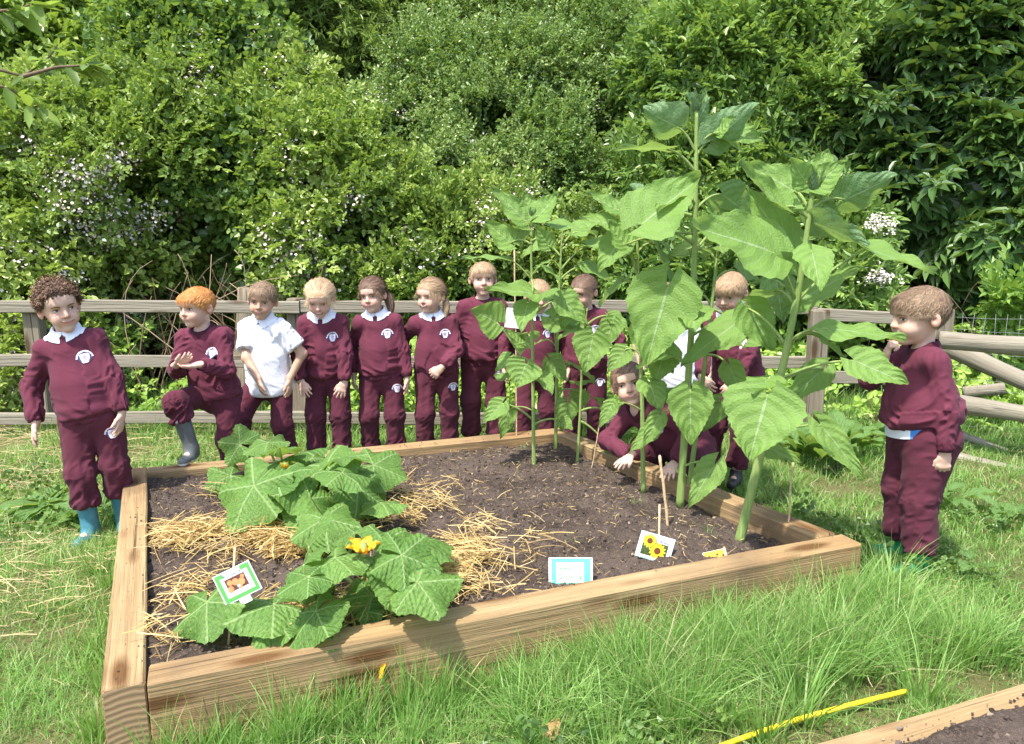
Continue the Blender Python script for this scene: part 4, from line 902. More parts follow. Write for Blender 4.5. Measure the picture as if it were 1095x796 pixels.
sunflower('slender sunflower stem rising just behind the tallest one', [(735, 532), (745, 460), (756, 370), (764, 300), (770, 245)], 3.48, .0125, [
    (380, 780, 392, -.05, 796, 430, -.1, 28, .9, .3, .1),
    (330, 800, 362, .02, 826, 330, .05, 36, .8, .4, .1),
    (300, 790, 290, .08, 815, 300, .1, 30, .5, .8, .1),
    (280, 745, 262, .05, 715, 275, .05, 34, .5, .8, .1),
    (440, 770, 430, .05, 752, 462, .05, 28, .8, .4, .1),
    (255, 790, 240, .05, 830, 262, .05, 36, .4, 1, .1)], auto=4, az_seed=3)
# S4
sunflower('sunflower whose stem stands in front of the crouching girl', [(688, 526), (687, 440), (684, 350), (682, 270), (680, 225)], 3.54, .0115, [
    (440, 655, 432, -.03, 640, 458, -.05, 18, .8, .5, .1),
    (455, 700, 458, -.05, 672, 484, -.08, 22, .6, .6, .1),
    (300, 665, 255, .0, 640, 290, -.05, 40, .6, .8, .1),
    (290, 655, 240, 0, 620, 232, 0, 36, .5, .9, .1),
    (270, 700, 262, .05, 722, 300, 0, 44, -.2, .9, .15),
    (245, 660, 225, .05, 630, 205, .05, 30, .5, .8, .1),
    (380, 668, 375, .02, 650, 398, 0, 26, .8, .4, .1),
    (250, 705, 235, .05, 730, 255, .05, 32, .4, 1, .1)], auto=4, az_seed=4)
# S1
sunflower('front left sunflower with small hanging leaves low on its stem', [(571, 502), (570, 420), (569, 330), (568, 270), (569, 232)], 3.91, .0105, [
    (405, 531, 345, -.05, 503, 331, -.12, 44, .9, .3, .05),
    (300, 570, 314, -.08, 520, 306, -.2, 36, .55, .9, .1),
    (300, 540, 276, -.02, 494, 271, -.05, 20, .2, 1, .15),
    (255, 561, 236, 0, 525, 199, .0, 28, .7, .6, .05),
    (262, 546, 260, 0, 518, 236, 0, 30, .8, .6, .05),
    (243, 575, 232, -.02, 598, 206, -.02, 32, .5, .6, .05),
    (258, 586, 262, -.05, 572, 240, -.08, 22, .8, .4, .05),
    (262, 592, 240, .05, 640, 246, 0, 34, .3, 1, .15),
    (410, 562, 390, -.12, 553, 415, -.15, 42, .9, .5, .05),
    (450, 537, 432, -.05, 516, 453, -.1, 24, .8, .5, .05),
    (390, 545, 382, .03, 530, 398, 0, 22, .4, .9, .1),
    (400, 540, 405, .05, 528, 402, .08, 20, .4, .9, .1),
    (455, 600, 450, -.02, 612, 460, -.05, 22, .4, .9, .1),
    (340, 600, 320, .02, 628, 345, 0, 34, .7, .6, .1),
    (440, 545, 438, .05, 535, 470, .05, 20, .8, .3, .1),
    (375, 556, 368, .05, 540, 352, .05, 26, .4, .9, .1),
    (235, 568, 228, .03, 560, 205, .05, 24, .5, .5, .05)], az_seed=5, auto=5)
# S2
sunflower('sunflower at the back corner of the bed with leaves over the hidden child', [(594, 484), (595, 420), (597, 330), (600, 270), (602, 240)], 4.22, .0100, [
    (380, 590, 340, -.1, 632, 352, -.2, 38, .8, .6, .05),
    (350, 585, 316, -.05, 614, 318, -.12, 30, .4, 1, .15),
    (385, 588, 385, -.05, 606, 408, -.08, 26, .8, .4, .1),
    (440, 607, 432, -.03, 600, 462, -.05, 26, .9, .3, .1),
    (300, 625, 285, 0, 655, 300, -.05, 32, .3, 1, .1),
    (290, 630, 262, 0, 664, 262, -.05, 36, .3, 1, .1),
    (275, 580, 262, .05, 556, 275, .05, 30, .3, 1, .1),
    (265, 618, 248, .03, 642, 232, .03, 30, .5, .8, .1),
    (420, 620, 420, .05, 618, 440, .05, 24, .8, .3, .1)], auto=6, az_seed=6)
# S3
sunflower('shorter sunflower between the back corner and the crouching girl', [(617, 500), (620, 450), (622, 400), (624, 360), (628, 330)], 3.97, .0085, [
    (395, 634, 360, -.08, 626, 399, -.12, 42, .9, .5, .05),
    (370, 655, 345, -.03, 645, 375, -.05, 26, .8, .5, .1),
    (440, 650, 440, -.03, 636, 425, -.05, 24, .5, .8, .1),
    (350, 652, 338, .03, 672, 352, 0, 30, .3, 1, .1),
    (345, 610, 330, .03, 600, 352, 0, 24, .7, .6, .1),
    (450, 652, 480, 0, 660, 455, .05, 26, .6, .6, .1)], auto=2, az_seed=7, bud=False)

# ------------------------------------------------------------------ pumpkin plants
def palmleaf(g, c, tipdir, R0, normal, seed, tint=.5, cup=.12, nth=90, nr=8):
    r = np.random.default_rng(seed+55); Rm = basis(tipdir, normal)
    th = np.linspace(-.93*math.pi, .93*math.pi, nth); rr = np.linspace(0.02, 1, nr)
    lob = 2.5*th/(.93*math.pi)       # 5 lobes over the span, lobe centres at integers -2..2
    prof = (.88+.105*np.cos(2*math.pi*lob)**1*(1-.2*np.abs(lob)/2.5)-.08*(np.abs(th)/math.pi)**2)*(1+.025*np.sin(th*31+seed)+.018*np.sin(th*47))
    prof = prof*(1+.10*np.cos(th))
    T_, Q = np.meshgrid(th, rr, indexing='ij'); rad = R0*Q*(prof[:, None]**(.3+.7*Q))
    X_ = np.sin(T_)*rad; Y_ = np.cos(T_)*rad
    Z = cup*R0*Q**1.5*(-.1+.4*np.cos(2*math.pi*(lob[:, None])))-R0*.20*Q**2+R0*.05*np.sin(T_*7+seed)*Q**2
    Z = Z+fbm(np.stack([X_.ravel()*12+seed, Y_.ravel()*12, X_.ravel()*0], 1), 2).reshape(X_.shape)*.14*R0*Q
    P = np.stack([X_, Y_, Z], -1)@Rm.T+c
    g.grid(P, tint=tint+r.normal(0, .15), uv=np.stack([np.repeat(lob[:, None], nr, 1), Q], -1), flip=False)
def pumpkin(label, root_px, leaves, flowers, seed):
    root = atz(*root_px, .2); e = empty('pumpkin_plant', root); tag(e, label, 'pumpkin plant', 'pumpkin plants'); g = G()
    for i, (px, py, z, R0, az, tilt) in enumerate(leaves):
        c = atz(px, py, z); r = np.random.default_rng(seed*100+i)
        R0 = R0*r.uniform(.8, 1.25); az = az+r.normal(0, .35); c = c+r.normal(0, .025, 3); d = np.array([math.sin(az), math.cos(az), 0]); n = nrm(r.normal(0, .28, 3)+np.array([0, 0, 1.])+d*tilt*.5+np.array([0, -1, 0])*tilt*.55)
        td = nrm(d-n*np.dot(d, n)); gl = G(); cc = c-td*R0*.25
        palmleaf(gl, cc-root, td, R0, n, seed*10+i, cup=.16); o = gl.build('leaf', M['pumpleaf'], e)
        gp = G(); a = root*.55+cc*.45-root; a[2] = 0.01; petiole(gp, a, cc-root, .008, .005, -.02); gp.build('leaf_stalk', M['stalk'], o)
    g = G(); 
    for k in range(3):
        a = np.zeros(3); b = np.array([r.uniform(-.4, .4), r.uniform(-.3, .3), .02]); t = np.linspace(0, 1, 10)[:, None]; P = a+(b-a)*t; P[:, 2] = .03+.02*np.sin(t[:, 0]*9+k); g.tube(P, .009*(1-.5*t[:, 0]), 8)
    g.build('vine', M['stalk'], e)
    for j, (px, py, z, s_, op) in enumerate(flowers):
        c = atz(px, py, z)-root; g = G()
        for k in range(5):
            az = k*1.2566+j; d = np.array([math.cos(az), math.sin(az), 0]); heartleaf(g, c+d*.008, c+d*s_*op+np.array([0, -.25*s_, s_*(1.05-op)]), s_*.62, -d+np.array([0, 0, .8]), seed=k+j*5, nu=7, nv=9, droop=.15, ruffle=.05)
        o = g.build('flower', M['petal'], e); g = G(); g.tube([c-np.array([0, 0, .1]), c-np.array([0, 0, .03]), c+np.array([0, 0, .02])], [.005, .007, .012], 8); g.build('flower_stalk', M['stalk'], o)
    return e
r = rng
PI = math.pi
pumpkin('pumpkin plant at the back of the bed heaped with overlapping lobed leaves', (320, 520), [
    (265, 530, .38, .17, -2.3, .5), (310, 512, .42, .16, -2.9, .3), (345, 525, .38, .16, 2.6, .4), (395, 522, .36, .15, 2.0, .5), (290, 495, .40, .15, -1.4, .3), (345, 495, .44, .16, .5, .4),
    (375, 497, .42, .14, 1.2, .3), (320, 478, .44, .13, -.3, .5), (290, 472, .42, .11, -1.0, .7), (345, 475, .40, .12, .8, .5), (365, 508, .46, .12, 2.3, .2), (300, 480, .47, .12, 0, .6),
    (270, 510, .34, .13, -1.8, .3), (330, 505, .33, .14, 3.1, .2), (385, 535, .28, .12, 2.4, .5), (255, 485, .36, .10, -1.3, .5), (310, 535, .30, .13, 3.0, .5), (350, 545, .26, .08, 2.8, .6), (335, 552, .30, .12, 2.9, .6), (235, 505, .30, .13, -1.9, .5), (400, 505, .36, .13, 1.6, .5), (360, 556, .34, .13, 2.7, .5), (300, 548, .26, .11, -2.8, .5), (395, 548, .30, .12, 2.2, .5)],
    [(363, 497, .42, .05, .5), (372, 508, .40, .045, .5), (305, 500, .42, .04, .4)], 3)
pumpkin('pumpkin plant at the front of the bed beside the green bordered card', (350, 620), [
    (222, 672, .27, .115, -2.9, .35), (285, 655, .30, .11, -2.3, .4), (335, 575, .42, .15, -.8, .6), (360, 600, .44, .14, -1.9, .2), (405, 575, .44, .14, .7, .6), (450, 570, .40, .14, 1.2, .7),
    (435, 600, .42, .13, 1.9, .3), (412, 628, .38, .13, 2.5, .4), (450, 632, .36, .11, 1.7, .5), (330, 655, .33, .12, -2.8, .3), (300, 668, .28, .09, -2.3, .4), (350, 668, .28, .08, 3.0, .5), (375, 565, .40, .10, -.2, .7),
    (395, 640, .28, .10, 2.9, .3), (318, 610, .40, .09, -1.0, .3), (350, 630, .30, .07, 2.9, .4), (445, 650, .25, .08, 2.2, .3), (375, 655, .25, .07, -3.0, .5), (322, 610, .45, .10, -2.4, .2)],
    [(389, 588, .46, .085, .62), (345, 615, .3, .03, .3)], 5)
# small seedlings on the soil
g = G()
for px, py in ((560, 480), (520, 470), (612, 580), (760, 572), (680, 540)):
    c = atz(px, py, .2); tuft_n = 8; P = np.tile(c[:2], (tuft_n, 1))+rng.normal(0, .01, (tuft_n, 2)); blades(g, P, np.full(tuft_n, .19), np.full(tuft_n, .06), np.full(tuft_n, .0015), np.full(tuft_n, .3), .9, seg=3)
tag(g.build('seedlings', M['grass']), 'wisps of grass sprouting from the open soil', 'weeds', kind='stuff')

# ------------------------------------------------------------------ stakes and cards
def stick(label, a, b, r=.006, cat='stake'):
    e = np.array(a); o = empty('cane', e); tag(o, label, cat, 'garden canes'); g = G(); t = np.linspace(0, 1, 14)[:, None]; P = (np.array(b)-e)*t+fbm(np.c_[t*3, t*0, t*0+e[0]*9], 2)[:, None]*np.array([.006, 0, 0]); rr = r*(1+.12*np.exp(-((t[:, 0]*5) % 1-.5)**2*90)); g.tube(P, rr, 8)
    q = g.build('shaft', M['stake'], o); g = G(); g.tube([P[-1], P[-1]+nrm(P[-1]-P[0])*.004], [r*.8, r*.6], 8); g.build('cut_end', plain('cane_pith', (.6, .5, .36)), o); return o
c0 = atz(715, 572, .17); stick('wooden cane standing behind the sunflower picture card', c0, aty(706, 488, c0[1]+.02))
c0 = atz(841, 577, .17); stick('thin cane leaning at the right end of the bed', c0, aty(848, 492, c0[1]), .004)
c0 = atz(553, 479, .17); stick('tall thin cane topped by a blank white card before the children', c0, aty(550, 268, c0[1]), .0045); cz = c0[1]
c0 = atz(632, 505, .17); stick('thin slanting cane next to the shorter sunflower', c0, aty(646, 430, c0[1]), .003)
M['card_w'] = plain('laminated_white', (.80, .82, .84), .18, .5, .03, 20)
M['card_g'] = plain('card_green', (.10, .34, .09), .25, .5, .05, 20)
M['card_t'] = plain('card_mint', (.12, .55, .42), .2, .5, .05, 20)
M['card_sky'] = plain('card_pale_blue', (.35, .62, .66), .2, .5, .05, 20)
M['ink'] = plain('ink_blue', (.05, .07, .22), .5); M['ink_g'] = plain('ink_green', (.10, .30, .08), .5)
M['sf_y'] = plain('print_yellow', (.85, .58, .03), .3, .4, .1, 80); M['sf_b'] = plain('print_brown', (.14, .045, .02), .3); M['sf_bg'] = plain('print_dark_leaf', (.06, .09, .03), .3, .4, .6, 160)
M['pk_o'] = plain('print_orange', (.62, .25, .11), .3, .4, .25, 150); M['pk_b'] = plain('print_dark_brown', (.12, .05, .04), .3); M['or'] = plain('card_orange', (.75, .36, .05), .35, .3, .2, 90)
M['tape'] = plain('clear_tape', (.75, .77, .80), .15, .6, .1, 60, .3)
def frame_of(corners):
    TL, TR, BR, BL_ = [np.array(c) for c in corners]; x = nrm(TR-TL+BR-BL_); y = nrm(TL-BL_+TR-BR); z = nrm(np.cross(x, y)); y = np.cross(z, x)
    return (TL+TR+BR+BL_)/4, np.stack([x, y, z], 1), (np.linalg.norm(TR-TL)+np.linalg.norm(BR-BL_))/2, (np.linalg.norm(TL-BL_)+np.linalg.norm(TR-BR))/2
def mat4(R3, c): m = Matrix(R3.tolist()).to_4x4(); m.translation = Vector(c); return m
def card(name, label, corners, layers, texts, cat='sign', stickdef=None):
    c, R3, W, H = frame_of(corners); e = empty(name, c); e.matrix_world = mat4(R3, c); tag(e, label, cat)
    g = G(); g.box((0, 0, 0), (W, H, .002)); g.build('card', M['card_w'], e, smooth=False)
    for i, (nm, mt, x0, y0, x1, y1) in enumerate(layers):
        g = G(); g.box(((x0+x1)/2*W, (y0+y1)/2*H, .0013+.0003*i), ((x1-x0)*W, (y1-y0)*H, .0004)); g.build(nm, M[mt], e, smooth=False)
    for (s, mt, x, y, sz, ax) in texts:
        cu = bpy.data.curves.new('lettering', 'FONT'); cu.body = s; cu.size = sz*H; cu.align_x = 'CENTER'; cu.extrude = .0001; cu.materials.append(M[mt]); o = bpy.data.objects.new('lettering', cu); col.objects.link(o); bpy.context.view_layer.update(); me = bpy.data.meshes.new_from_object(o.evaluated_get(bpy.context.evaluated_depsgraph_get())); bpy.data.objects.remove(o); o = bpy.data.objects.new('lettering', me); col.objects.link(o); o.parent = e; o.location = (x*W, y*H, .0032)
    return e, W, H, R3, c
def disc(parent, nm, mt, c, r, z, ry=None, n=20, petals=0):
    g = G(); th = np.arange(n)/n*2*PI; rr = r*(1+(.16*np.cos(th*petals) if petals else 0)); ry_ = rr*(ry/r if ry else 1)
    V = np.stack([c[0]+np.cos(th)*rr, c[1]+np.sin(th)*ry_, np.full(n, z)], 1); V2 = V.copy(); V2[:, 2] -= .0003; i = np.arange(n); g.add(np.concatenate([V, V2]), [np.arange(n)[None], np.stack([i, i+n, (i+1) % n+n, (i+1) % n], 1)]); return g.build(nm, M[mt], parent, smooth=False)
Yp = 2.12
e, W, H, R3, cc = card('plant_card', 'tilted green bordered card with a pumpkin photo on a cane in the straw', [aty(229, 617, Yp), aty(268, 598, Yp), aty(278, 630, Yp-.01), aty(240, 649, Yp-.02)],
    [('border', 'card_g', -.47, -.47, .47, .47), ('paper', 'card_w', -.36, -.34, .38, .32), ('title_strip', 'card_w', -.25, .25, .22, .46), ('photo', 'pk_b', -.27, -.18, .27, .24)], [('Pumpkins', 'ink', -.02, .29, .16, 'C')])
for k, (x, y, r_) in enumerate(((-.2, -.1, .09), (-.16, .1, .08), (-.02, .06, .10), (.13, .0, .10), (.05, -.11, .07), (.2, .14, .06))): disc(e, 'printed_pumpkin', 'pk_o', (x*W, y*H), r_*H*1.15, .0029+.0001*k, petals=0)
disc(e, 'printed_stalk', 'card_sky', (.02*W, -.1*H), .05*H, .0037)
g = G(); g.box((0, -.58*H, -.001), (.30*W, .24*H, .001)); g.build('tape', M['tape'], e, smooth=False)
ic = Matrix(R3.tolist()).transposed(); a_ = np.array(ic@Vector(atz(238, 712, .17)-cc)); b_ = np.array(ic@Vector(aty(252, 585, Yp+.02)-cc)); a_[2] = -.004; b_[2] = -.002; g = G(); g.tube([a_, (a_+b_)/2+np.array([0, 0, -.004]), b_+np.array([0, 0, -.004])], .0035, 7); g.build('cane', M['stake'], e)
Yt = 2.515
e, W, H, R3, cc = card('plant_card', 'mint green card reading healthy growing, stood in soil against the front timber', [aty(587, 596, Yt+.03), aty(634, 597, Yt+.03), aty(633.5, 627, Yt), aty(586.5, 628, Yt)],
    [('border', 'card_t', -.44, -.5+.02, .45, .48), ('paper', 'card_w', -.33, -.36, .30, .34)], [('Healthy', 'ink_g', -.02, .06, .24, 'C'), ('Growing', 'ink_g', -.02, -.22, .24, 'C')])
Ys = 2.70
e, W, H, R3, cc = card('plant_card', 'white edged card with a photo of two sunflowers on a cane', [aty(685, 567, Ys+.02), aty(722, 577, Ys+.02), aty(715, 605, Ys), aty(680, 594, Ys)],
    [('rim', 'card_sky', -.49, -.49, .49, .49), ('paper', 'card_w', -.46, -.45, .46, .45), ('photo', 'sf_bg', -.38, -.36, .36, .20), ('corner_photo', 'sf_bg', -.38, .18, -.02, .34)], [('Sunflowers', 'ink', .17, .23, .14, 'C')])
for (x, y, r_) in ((-.20, .20, .25), (.08, -.10, .29)):
    disc(e, 'printed_flower', 'sf_y', (x*W, y*H), r_*H, .0031, petals=14, n=84); disc(e, 'printed_centre', 'sf_b', (x*W, y*H), r_*H*.45, .0036)
ic = Matrix(R3.tolist()).transposed(); a_ = np.array(ic@Vector(atz(704, 606, .18)-cc)); b_ = np.array(ic@Vector(aty(706, 540, Ys+.04)-cc)); a_[2] = -.001; b_[2] = -.001; g = G(); g.tube([a_, (a_+np.array([0, 0, -.006])+b_)/2, b_+np.array([0, 0, -.006])], .004, 7); g.build('cane', M['stake'], e)
Yo = 2.72
e, W, H, R3, cc = card('plant_card', 'small orange label low in the soil near the right stem', [aty(752, 592, Yo+.02), aty(775, 586, Yo+.02), aty(776, 599, Yo), aty(753, 603, Yo)], [('print', 'or', -.5+.02, -.48, .48, .48)], [])
for k in range(7): disc(e, 'printed_dot', 'sf_y' if k % 2 else 'sf_b', ((-.38+.13*k)*W, (.1*math.sin(k*2))*H), .1*H, .0021+.0001*(k % 2))
g = G(); g.box((.5*W+.004, -.1*H, -.004), (.006, H*1.5, .005)); g.build('peg', M['stake'], e, smooth=False)
Yb = cz-.02
e, W, H, R3, cc = card('plant_card', 'blank white laminated card at the top of the tall thin cane', [aty(541, 329, Yb), aty(559, 331, Yb+.02), aty(558, 352, Yb+.02), aty(540, 350, Yb)], [], [])
# hose
g = G(); P = [atz(a, b, .035)-np.array([0, 0, 0]) for a, b in ((700, 830), (780, 796), (850, 772), (915, 754), (968, 741))]; P = np.array(P); t = np.linspace(0, 4, 60); Q = np.stack([np.interp(t, np.arange(5), P[:, k]) for k in range(3)], 1)
for _ in range(10): Q[1:-1] = (Q[:-2]+Q[1:-1]*2+Q[2:])/4
Q[:, 2] = .04; g.tube(Q, .0075, 12); tag(g.build('garden_hose', plain('yellow_hose', (.80, .60, .02), .35, .5, .06, 60)), 'yellow garden hose lying in the grass beside the second bed', 'hose')
# fallen petal and dry leaf
g = G(); c = atz(402, 724, .12); heartleaf(g, c, c+np.array([.03, -.01, .05]), .03, (0, -1, .5), seed=3, nu=7, nv=9); heartleaf(g, c, c+np.array([.0, -.01, .055]), .03, (0, -1, .2), seed=4, nu=7, nv=9); tag(g.build('yellow_petal', M['petal']), 'orange yellow petals caught in the grass below the front timber', 'petal')
g = G(); c = atz(588, 785, .06); M['deadleaf'] = plain('dead_leaf', (.32, .17, .08), .7, .2, .4, 60, .4); heartleaf(g, c, c+np.array([.03, .04, .03]), .045, (0, -1, 1), seed=3, droop=.4); tag(g.build('dead_leaf', M['deadleaf']), 'curled brown dead leaf in the grass at the bottom edge', 'leaf')
g = G(); c = atz(825, 545, .3); heartleaf(g, c, c+np.array([-.01, -.01, -.05]), .03, (0, -1, .3), seed=8, nu=7, nv=9)
# ------------------------------------------------------------------ people: signed distance shapes turned into smooth meshes
def smin(a, b, k):
    h = np.clip(.5+.5*(b-a)/k, 0, 1); return b+(a-b)*h-k*h*(1-h)
def smax(a, b, k): return -smin(-a, -b, k)
class Prim:
    pass
def cone(a, b, ra, rb, flat=None, q=1.0, k=.02, cut=None):
    p = Prim(); a = np.array(a, float); b = np.array(b, float); m = max(ra, rb)
    p.lo = np.minimum(a, b)-m*1.05; p.hi = np.maximum(a, b)+m*1.05; p.k = k; ab = b-a; l2 = max(ab@ab, 1e-9)
    fl = None if flat is None else nrm(np.array(flat, float))
    def f(P):
        t = np.clip(((P-a)@ab)/l2, 0, 1); d = P-a-t[:, None]*ab
        if fl is not None: d = d+(d@fl)[:, None]*fl*(q-1)
        o = (np.linalg.norm(d, axis=1)-(ra+(rb-ra)*t))*(1 if fl is None else .85)
        for c_, n_ in (cut or []): o = smax(o, (P-c_)@n_, .004)
        return o
    p.f = f; return p
def ell(c, r, Rm=None, k=.02, cut=None):
    p = Prim(); c = np.array(c, float); r = np.array(r, float); m = r.max(); p.lo = c-m; p.hi = c+m; p.k = k
    def f(P):
        d = P-c
        if Rm is not None: d = d@Rm
        q = np.linalg.norm(d/r, axis=1); g_ = np.linalg.norm(d/(r*r), axis=1)+1e-9; o = q*(q-1)/g_
        for c_, n_ in (cut or []): o = smax(o, (P-c_)@n_, .004)
        return o
    p.f = f; return p
class Grid:
    def __init__(s, lo, hi, h):
        s.h = h; s.lo = np.array(lo, float); s.n = np.ceil((np.array(hi)-s.lo)/h).astype(int)+1; s.F = np.full(s.n, .1)
    def sub(s, lo, hi):
        a = np.clip(np.floor((lo-s.lo)/s.h).astype(int), 0, s.n-1); b = np.clip(np.ceil((hi-s.lo)/s.h).astype(int)+1, 1, s.n)
        ax = [s.lo[i]+np.arange(a[i], b[i])*s.h for i in range(3)]
        P = np.stack(np.meshgrid(*ax, indexing='ij'), -1).reshape(-1, 3); return (slice(a[0], b[0]), slice(a[1], b[1]), slice(a[2], b[2])), P
    def add(s, p):
        sl, P = s.sub(p.lo-p.k-.012, p.hi+p.k+.012)
        if len(P) == 0: return
        d = p.f(P).reshape(s.F[sl].shape); s.F[sl] = smin(s.F[sl], d, p.k) if p.k > 0 else np.minimum(s.F[sl], d)
    def cut(s, f, k=.004, lo=None, hi=None):
        sl, P = s.sub(s.lo if lo is None else np.array(lo), s.lo+s.n*s.h if hi is None else np.array(hi))
        s.F[sl] = smax(s.F[sl], f(P).reshape(s.F[sl].shape), k)
    def mesh(s):
        F = s.F; S = F < 0; c = np.zeros(np.array(F.shape)-1, np.int8); sh = [(i, j, k) for i in (0, 1) for j in (0, 1) for k in (0, 1)]
        v = lambda A, i, j, k: A[i:A.shape[0]-1+i, j:A.shape[1]-1+j, k:A.shape[2]-1+k]
        for o in sh: c += v(S, *o)
        act = np.nonzero((c > 0) & (c < 8)); n = len(act[0]); idx = np.full(c.shape, -1, np.int64); idx[act] = np.arange(n)
        C = {o: F[act[0]+o[0], act[1]+o[1], act[2]+o[2]] for o in sh}; acc = np.zeros((n, 3)); cnt = np.zeros(n)
        for a in sh:
            for ax in range(3):
                if a[ax]: continue
                b = list(a); b[ax] = 1; b = tuple(b); m = (C[a] < 0) != (C[b] < 0); t = C[a][m]/(C[a][m]-C[b][m]); q = np.tile(np.array(a, float), (m.sum(), 1)); q[:, ax] = t; acc[m] += q; cnt[m] += 1
        V = s.lo+(np.stack(act, 1)+acc/cnt[:, None])*s.h; Q = []
        for ax in range(3):
            o1, o2 = [(1, 2), (2, 0), (0, 1)][ax]; A = np.moveaxis(S, ax, 0); m = S.take(range(0, S.shape[ax]-1), ax) != S.take(range(1, S.shape[ax]), ax)
            p = np.stack(np.nonzero(m), 1); ok = (p[:, o1] > 0) & (p[:, o2] > 0) & (p[:, o1] < c.shape[o1]) & (p[:, o2] < c.shape[o2]); p = p[ok]
            def g_(d1, d2): q = p.copy(); q[:, o1] -= d1; q[:, o2] -= d2; return idx[q[:, 0], q[:, 1], q[:, 2]]
            f = np.stack([g_(1, 1), g_(0, 1), g_(0, 0), g_(1, 0)], 1); ins = S[p[:, 0], p[:, 1], p[:, 2]]; f[~ins] = f[~ins][:, ::-1]; Q.append(f[(f >= 0).all(1)])
        return V, np.concatenate(Q)
def vnorm(V, F):
    n = np.cross(V[F[:, 2]]-V[F[:, 0]], V[F[:, 3]]-V[F[:, 1]]); o = np.zeros_like(V)
    for k in range(4): np.add.at(o, F[:, k], n)
    return nrm(o)
def relax(V, F, it=1, lam=.5):
    for _ in range(it):
        acc = np.zeros_like(V); c = np.zeros(len(V))
        for a, b in ((0, 1), (1, 2), (2, 3), (3, 0)):
            np.add.at(acc, F[:, a], V[F[:, b]]); np.add.at(acc, F[:, b], V[F[:, a]]); np.add.at(c, F[:, a], 1); np.add.at(c, F[:, b], 1)
        V = V+(acc/np.maximum(c, 1)[:, None]-V)*lam
    return V

# ---- head, in its own frame: face towards -Y, up Z, centre at mid height (chin -.1, top +.1)
HP = [ell((0, .012, .026), (.074, .088, .076), k=.01), ell((0, -.022, -.030), (.052, .062, .067), k=.03), ell((0, -.060, -.078), (.022, .020, .018), k=.02),
      ell((.033, -.056, -.034), (.022, .026, .026), k=.02), ell((-.033, -.056, -.034), (.022, .026, .026), k=.02), ell((0, -.058, .038), (.052, .030, .036), k=.03)]
NP = [cone((0, -.079, .006), (0, -.094, -.020), .006, .0095, k=.012), ell((.009, -.084, -.023), (.007, .008, .0065), k=.006), ell((-.009, -.084, -.023), (.007, .008, .0065), k=.006)]
EARS = [ell((s_*.076, .012, -.006), (.008, .017, .027), np.array(Euler((0, 0, -s_*.45)).to_matrix()), k=.008) for s_ in (-1, 1)]
def skull(P):
    d = HP[0].f(P)
    for h_ in HP[1:]: d = smin(d, h_.f(P), h_.k)
    return d
def headf(P, ears=True):
    d = skull(P)
    for c in ((.030, -.090, .004), (-.030, -.090, .004)):
        d = smax(d, -(np.linalg.norm((P-np.array(c))*np.array([.8, 1, 1.15]), axis=1)-.0125), .022)
    for n_ in NP: d = smin(d, n_.f(P), n_.k)
    d = smin(d, cone((-.013, -.079, -.046), (.013, -.079, -.046), .0065, .0065).f(P), .010)      # lips
    d = smin(d, ell((0, -.076, -.055), (.015, .008, .006)).f(P), .008)
    d = smin(d, cone((-.030, -.074, .024), (.030, -.074, .024), .008, .008).f(P), .012)
    if ears:
        for e_ in EARS: d = smin(d, e_.f(P), .006)
        for s_ in (-1, 1): d = smax(d, -(np.linalg.norm((P-np.array([s_*.083, .006, -.004]))*np.array([1, 1.1, .8]), axis=1)-.008), .006)
    return d
def march(x, z, f=headf):
    x = np.ravel(x); z = np.ravel(z); P = np.stack([x, np.full(len(x), -.16), z], 1)
    for _ in range(40): P[:, 1] += np.clip(f(P), -.004, .03)*.9
    return P
def rad(d, f=skull):
    t = np.full(len(d), .16)
    for _ in range(40): t -= f(d*t[:, None])*.9
    return t
SKIN = {}; HS = [np.ones(3)]
def skinmat(name, c, blush):
    m, nt, _, L_ = newmat(name); n = noise(nt, 60, 4, .6, mapping(nt)); n2 = noise(nt, 11, 3, .6, mapping(nt))
    cc = ramp(nt, n2, [(.35, tuple(q*.93 for q in c)), (.65, c)]); cc = mix(nt, tintv(nt), cc, blush)
    return finish(m, nt, cc, .52, .35, bump(nt, n, .12, .002), sss=.18)
SKIN['fair'] = skinmat('skin_fair', (.60, .39, .30), (.56, .22, .155)); SKIN['tan'] = skinmat('skin_tan', (.50, .31, .215), (.45, .18, .12))
def cloth(name, c, var=.10, rough=.9, sc=1.0, sheen=.04):
    m, nt, _, L_ = newmat(name); v = mapping(nt); n1 = noise(nt, 5, 3, .6, v); n2 = noise(nt, 420*sc, 2, .6, v); n3 = noise(nt, 60, 4, .65, v)
    cc = ramp(nt, n1, [(.3, tuple(q*(1-var) for q in c)), (.7, tuple(min(1, q*(1+var)) for q in c))]); cc = mix(nt, math_(nt, 'MULTIPLY', n2, .28), cc, tuple(min(1, q*1.8+.02) for q in c))
    h = math_(nt, 'ADD', n3, math_(nt, 'MULTIPLY', n2, .6)); return finish(m, nt, cc, rough, .12, bump(nt, h, .35, .004), sheen=sheen)
